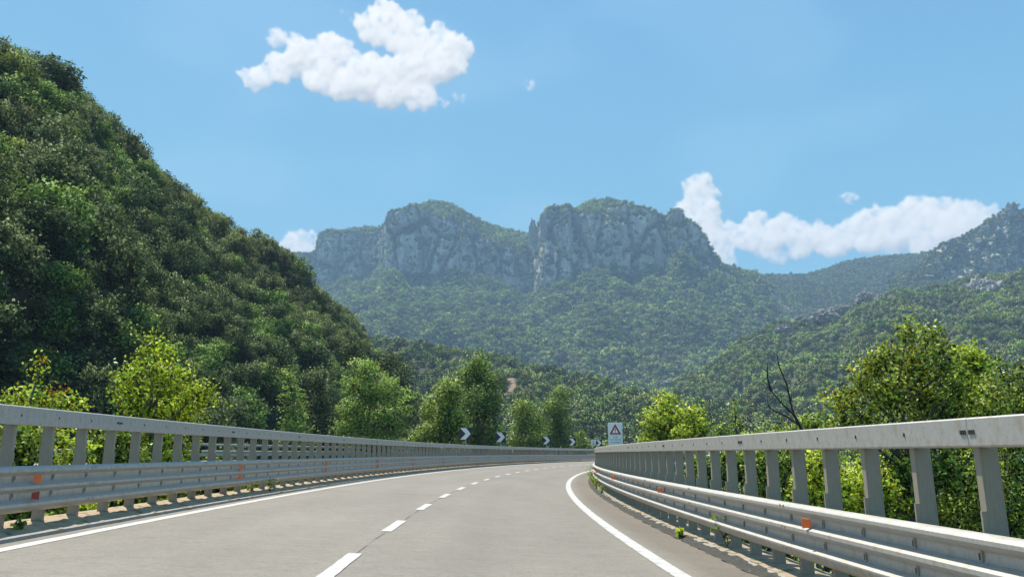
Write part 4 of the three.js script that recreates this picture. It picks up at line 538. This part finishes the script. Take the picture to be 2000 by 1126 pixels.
// --- the far saddle, the rocky crest and the slope on the right
{
  const L = loft('far_ridge', [[[263,153,-1150],[336,285,-1450],[415,400,-1780],[428,390,-1860],[457,160,-2100]],[[311,153,-1150],[397,285,-1450],[497,425,-1800],[512,415,-1880],[547,170,-2120]],[[351,153,-1150],[448,285,-1450],[578,450,-1850],[595,440,-1930],[635,180,-2170]],[[383,153,-1150],[489,285,-1450],[633,448,-1860],[652,438,-1940],[696,179,-2180]],[[422,153,-1150],[540,285,-1450],[699,448,-1860],[720,438,-1940],[769,179,-2180]],[[462,153,-1150],[591,285,-1450],[761,448,-1850],[784,438,-1930],[837,179,-2170]],[[486,153,-1150],[621,285,-1450],[797,457,-1840],[821,447,-1920],[877,183,-2160]],[[510,153,-1150],[652,285,-1450],[829,468,-1820],[854,458,-1900],[912,187,-2140]],[[542,153,-1150],[693,285,-1450],[872,476,-1800],[898,466,-1880],[960,190,-2120]],[[590,153,-1150],[754,285,-1450],[939,477,-1780],[968,467,-1860],[1033,191,-2100]],[[638,153,-1150],[815,285,-1450],[1005,478,-1760],[1035,468,-1840],[1106,191,-2080]],[[661,153,-1150],[845,285,-1450],[1038,483,-1750],[1069,473,-1830],[1142,193,-2070]],[[717,153,-1150],[917,285,-1450],[1127,499,-1750],[1161,489,-1830],[1240,200,-2070]],[[797,153,-1150],[1019,285,-1450],[1258,536,-1750],[1296,526,-1830],[1384,214,-2070]],[[956,153,-1150],[1222,285,-1450],[1514,562,-1750],[1560,552,-1830],[1666,225,-2070]]], [30, 34, 8, 5], 150, (x, y, z, v) => { const w = smooth(0, 0.6, v), a = fbm(x / 150, 7, z / 150, 4) * 34 * w * (1 - smooth(1.6, 2, v)); return [0, a, 0]; }, (x, y, z) => [...soil(x, y, z), 0]);
  const pts = scatter(L, 6.6, 35, () => 1, 2.6);
  plant(stuff('ridge_wood', 'blue green wood on the far ridge right of the cliffs', 'wood'), tinyCrowns, pts, macchia, M.woodFar, (p, r) => 0.6 + 0.6 * r());
  const K = loft('rocky_crest', [[[491,160,-950],[659,284,-1260],[697,314,-1330],[718,294,-1390],[767,126,-1630]],[[524,160,-950],[710,291,-1270],[752,336,-1340],[775,316,-1400],[827,134,-1640]],[[543,160,-950],[741,298,-1280],[788,369,-1350],[812,349,-1410],[867,148,-1650]],[[557,160,-950],[761,298,-1280],[812,387,-1350],[836,367,-1410],[893,155,-1650]],[[572,160,-950],[782,296,-1282],[835,394,-1352],[860,374,-1412],[919,158,-1652]],[[584,160,-950],[797,298,-1280],[852,399,-1350],[878,379,-1410],[937,160,-1650]],[[594,160,-950],[809,298,-1275],[866,410,-1345],[892,390,-1405],[953,164,-1645]],[[604,160,-950],[825,299,-1280],[884,419,-1350],[911,399,-1410],[972,168,-1650]],[[618,160,-950],[845,302,-1280],[907,434,-1350],[935,414,-1410],[998,173,-1650]],[[630,160,-950],[861,302,-1280],[927,446,-1350],[954,426,-1410],[1019,178,-1650]],[[642,160,-950],[877,305,-1278],[945,460,-1348],[973,440,-1408],[1039,184,-1648]],[[647,160,-950],[884,305,-1278],[953,462,-1348],[982,442,-1408],[1048,185,-1648]],[[653,160,-950],[893,307,-1280],[961,454,-1350],[990,434,-1410],[1057,182,-1650]],[[663,160,-950],[907,307,-1280],[977,456,-1350],[1006,436,-1410],[1075,182,-1650]],[[703,160,-950],[962,307,-1280],[1039,480,-1350],[1070,460,-1410],[1143,192,-1650]],[[763,160,-950],[1044,307,-1280],[1126,470,-1350],[1160,450,-1410],[1238,188,-1650]],[[862,160,-950],[1180,307,-1280],[1268,444,-1350],[1306,424,-1410],[1394,178,-1650]]], [26, 70, 8, 5], 260, (x, y, z, v) => { const c = smooth(0.8, 1.2, v) * (1 - smooth(2, 2.6, v)), rib = 1 - Math.abs(n3(x / 34 - y / 60, y / 120, z / 60 + 2)) * 2, f = fbm(x / 12, y / 14, z / 12, 4); return [c * rib * 3, c * f * 3, c * (rib * 9 + f * 5 + 14 * blocks(x, y, 30, 50, 4) + 6 * blocks(x, y, 11, 20, 5))]; },
    (x, y, z, v, ny) => { const n = fbm(x / 30, y / 24, z / 30, 3), rock = v > 0.9 && v < 2.5 && n > 0.06 + (ny - 0.5) * 0.6; return rock ? [...rockTone(x, y, z), 1] : [...soil(x, y, z), 0]; });
  plant(stuff('crest_wood', 'scrub and trees among the rocks of the right crest', 'wood'), tinyCrowns, scatter(K, 5.6, 36, (x, y, z, v, rock) => (rock > 0.5 ? 0.25 : 1), 2.3), macchia, M.woodFar, (p, r) => 0.5 + 0.5 * r());
  const S = loft('right_slope', [[[90.7,-7,-420],[115.6,15.9,-530],[140.4,54.8,-640],[147.5,50.8,-690],[168.5,32.9,-860]],[[92.3,-7,-360],[137.9,28,-530],[183.5,79.1,-700],[192.7,75.1,-750],[220.2,47.4,-920]],[[95.7,-7,-330],[158.1,37.9,-535],[220.5,98.9,-740],[231.5,94.9,-790],[264.6,59.3,-960]],[[100.4,-7,-310],[180.6,50.1,-545],[260.8,123.3,-780],[273.9,119.3,-830],[313,74,-1000]],[[111.3,-7,-300],[213.3,59.3,-560],[315.2,141.7,-820],[330.9,137.7,-870],[378.2,85,-1040]],[[117.4,-7,-290],[235.2,65.8,-565],[353.1,154.7,-840],[370.7,150.7,-890],[423.7,92.8,-1060]],[[123.1,-7,-285],[252.4,69.8,-567.5],[381.7,162.5,-850],[400.8,158.5,-900],[458,97.5,-1070]],[[130.4,-7,-280],[271.5,75.2,-565],[412.6,173.5,-850],[433.3,169.5,-900],[495.2,104.1,-1070]],[[141,-7,-275],[298.5,81.4,-562.5],[455.9,185.7,-850],[478.7,181.7,-900],[547.1,111.4,-1070]],[[154.9,-7,-270],[332.7,84.4,-560],[510.6,191.9,-850],[536.2,187.9,-900],[612.8,115.1,-1070]],[[160.9,-7,-265],[351.2,87.5,-557.5],[541.5,198.1,-850],[568.6,194.1,-900],[649.8,118.8,-1070]],[[175.4,-7,-260],[389.2,91.9,-555],[603,206.7,-850],[633.1,202.7,-900],[723.6,124,-1070]],[[194,-7,-250],[444.8,98.4,-550],[695.7,219.8,-850],[730.5,215.8,-900],[834.8,131.9,-1070]],[[226.7,-7,-240],[539.1,109.4,-545],[851.5,241.8,-850],[894.1,237.8,-900],[1021.8,145.1,-1070]]], [46, 50, 8, 5], 260, (x, y, z, v) => { const w = smooth(0, 0.5, v) * (1 - 0.6 * smooth(1.7, 2, v)), a = fbm(x / 110, 9, z / 110, 4) * 26 * w; return [0, a, 0]; },
    (x, y, z, v, ny) => { const n = fbm(x / 34, y / 30, z / 34, 3), rock = v > 1.2 && n > 0.62; return rock ? [...rockTone(x, y, z), 1] : [...soil(x, y, z), 0]; });
  const q = scatter(S, 5.4, 37, (x, y, z, v, rock) => (rock > 0.5 ? 0.15 : 1), 3);
  plant(stuff('slope_wood', 'green macchia covering the nearer slope on the right', 'wood'), farCrowns, q, (p, r) => macchia(p, r).multiplyScalar(1.45 * (1 + 0.5 * fbm(p[0] / 110, p[1] / 80, p[2] / 110, 3))), M.woodFar, (p, r) => 0.55 + 0.6 * r());
  console.log('right', pts.length, q.length);
}
// --- boulders and rock needles
function rockGeometry(seed, rx, ry, tall) {
  const g = new THREE.IcosahedronGeometry(1, 16), p = g.attributes.position, col = new Float32Array(p.count * 3);
  for (let i = 0; i < p.count; i++) {
    let x = p.getX(i), y = p.getY(i), z = p.getZ(i); const k = 1 + 0.42 * fbm(x * 1.6 + seed, y * 1.3, z * 1.6, 5) + 0.16 * (1 - 2 * Math.abs(n3(x * 3.2 + seed, y * 1.0, z * 3.2)));
    const taper = tall ? mix(1.25, 0.7, (y + 1) / 2) : 1; p.setXYZ(i, x * k * rx * taper, y * k * ry, z * k * rx * taper * 0.9);
    const t = rockTone(x * rx * 3 + seed * 50, y * ry * 2, z * rx * 3); col.set(t, i * 3);
  }
  g.setAttribute('color', new THREE.BufferAttribute(col, 3)); return toCreasedNormals(g, 0.6);
}
{
  const labels = ['largest pale boulder on the right slope below the rocky crest', 'rounded boulder just below the largest boulder on the right slope', 'pale rock standing at the left end of the right slope crest', 'second pale rock on the crest of the right slope', 'leftmost low rock outcrop on the right slope', 'wide low rock outcrop on the lower right slope', 'flat rock outcrop above the wide low one on the right slope', 'small rock at the tip of the right slope', 'small pale rock left of the largest boulder', 'reddish bare rocks low in the valley below the cliffs', 'small bare rocks low in the valley left of the reddish ones'];
  [[484.6,161.9,-745,18.5,15.4],[469.8,136.1,-700,8.7,8.7],[403.7,176.6,-830,9.2,6.3],[414.5,171.1,-815,6.7,6.7],[312.4,142.2,-790,9.8,5.4],[342.1,149.6,-800,13.2,7.2],[366.3,159.4,-815,11.2,5.6],[281.2,128.2,-760,7.3,4.7],[459.5,152.8,-735,5.1,6.1],[210.5,90.1,-900,12.4,5.6],[187.5,83.9,-880,9.7,3.6]].forEach(([x, y, z, rx, ry], i) => { const m = new THREE.Mesh(rockGeometry(i * 3.3 + 1, rx, ry, false), M.rock); m.name = numbered('boulder'); m.position.set(x, y - ry * (i ? 0.45 : 0.15), z); m.rotation.y = i; scene.add(m); tag(m, labels[i], 'boulder', 'rocks on the right slope'); });
  const pl = ['slender rock needle in the notch between the two cliffs', 'lone small rock needle on the saddle right of the cliffs', 'blunt rock tooth on the right shoulder of the cliffs', 'tall rock pillar standing in front of the right cliff', 'thin rock tooth on the summit of the right crest', 'broad rock tooth left of the thin one on the right crest', 'broad rock tower at the left end of the right cliff'];
  [[43.9,453.9,-1490,8.2,22.6],[456,370.7,-1475,4.6,10.2],[337.9,471.8,-1435,5.9,11.9],[293.7,392.6,-1428,6.9,31.5],[953.8,456.9,-1340,3.7,9.2],[939,451.1,-1335,5.5,11],[65.6,461.1,-1470,6.1,22.3]].forEach(([x, y, z, rx, ry], i) => { const m = new THREE.Mesh(rockGeometry(i * 5.1 + 40, rx, ry * 1.1, true), M.rock); m.name = numbered('rock_pinnacle'); m.position.set(x, y - ry * 0.1, z); scene.add(m); tag(m, pl[i], 'rock', 'rock needles and towers of the mountain'); });
}
// ---------------------------------------------------------------- weeds along the kerbs
{
  const weed = (s, off, h, n, label, seed, mat) => {
    const g = thing('weed_tuft', label, 'weed', world(s, off, 0.05)), L = new Leaves(seed), r = L.r, up = new THREE.Vector3(0, 1, 0);
    for (let k = 0; k < n; k++) { const a = r() * 6.283, d = r() * h * 0.45, y = Math.pow(r(), 0.8) * h; L.leaf(Math.cos(a) * d * (0.4 + y / h), y, Math.sin(a) * d * (0.4 + y / h) , 0.035 + 0.05 * r(), up, 0.3, toneOf(r, 0.4, 0.4)); }
    const st = []; for (let k = 0; k < 7; k++) { const a = r() * 6.283, q = h * (0.5 + 0.5 * r()); st.push(tube([[0, -0.02, 0], [Math.cos(a) * 0.1 * h, q * 0.5, Math.sin(a) * 0.1 * h], [Math.cos(a) * 0.35 * h, q, Math.sin(a) * 0.35 * h]], 0.005, 0.002, 4)); }
    part('stems', merge(st), M.bark, g); part('leaves', L.geometry(), mat, g);
  };
  weed(25.5, -4.98, 0.75, 160, 'tallest weeds growing where the right rail bends out of sight', 601, M.leafMid);
  weed(22.0, -5.0, 0.45, 150, 'weed clump beside the tallest weeds on the right kerb', 602, M.leafMid);
  weed(18.0, -5.0, 0.4, 130, 'weed clump in the middle of the right kerb weeds', 603, M.leafBright);
  weed(14.6, -5.0, 0.42, 130, 'weed clump under the far part of the right rail', 604, M.leafBright);
  weed(11.0, -5.0, 0.25, 90, 'small weeds before the gap in the right kerb growth', 605, M.leafMid);
  weed(-3.4, -4.9, 0.10, 130, 'low grass tuft at the edge of the right gutter', 606, M.leafYellow);
  weed(-5.1, -5.2, 0.5, 60, 'thin weed between the posts of the right barrier', 607, M.leafBright);
  weed(-6.6, 4.34, 0.14, 80, 'small weeds at the base of a left barrier post', 608, M.leafMid);
  weed(3.4, 4.32, 0.35, 60, 'thin green weed under the left rail', 609, M.leafBright);
  weed(2.6, 4.5, 0.3, 40, 'bright leafy weed showing above the left rail', 610, M.leafYellow);
}

scene.traverse((o) => { if (o.isMesh) { o.castShadow = true; o.receiveShadow = true; } });
renderer.render(scene, camera);
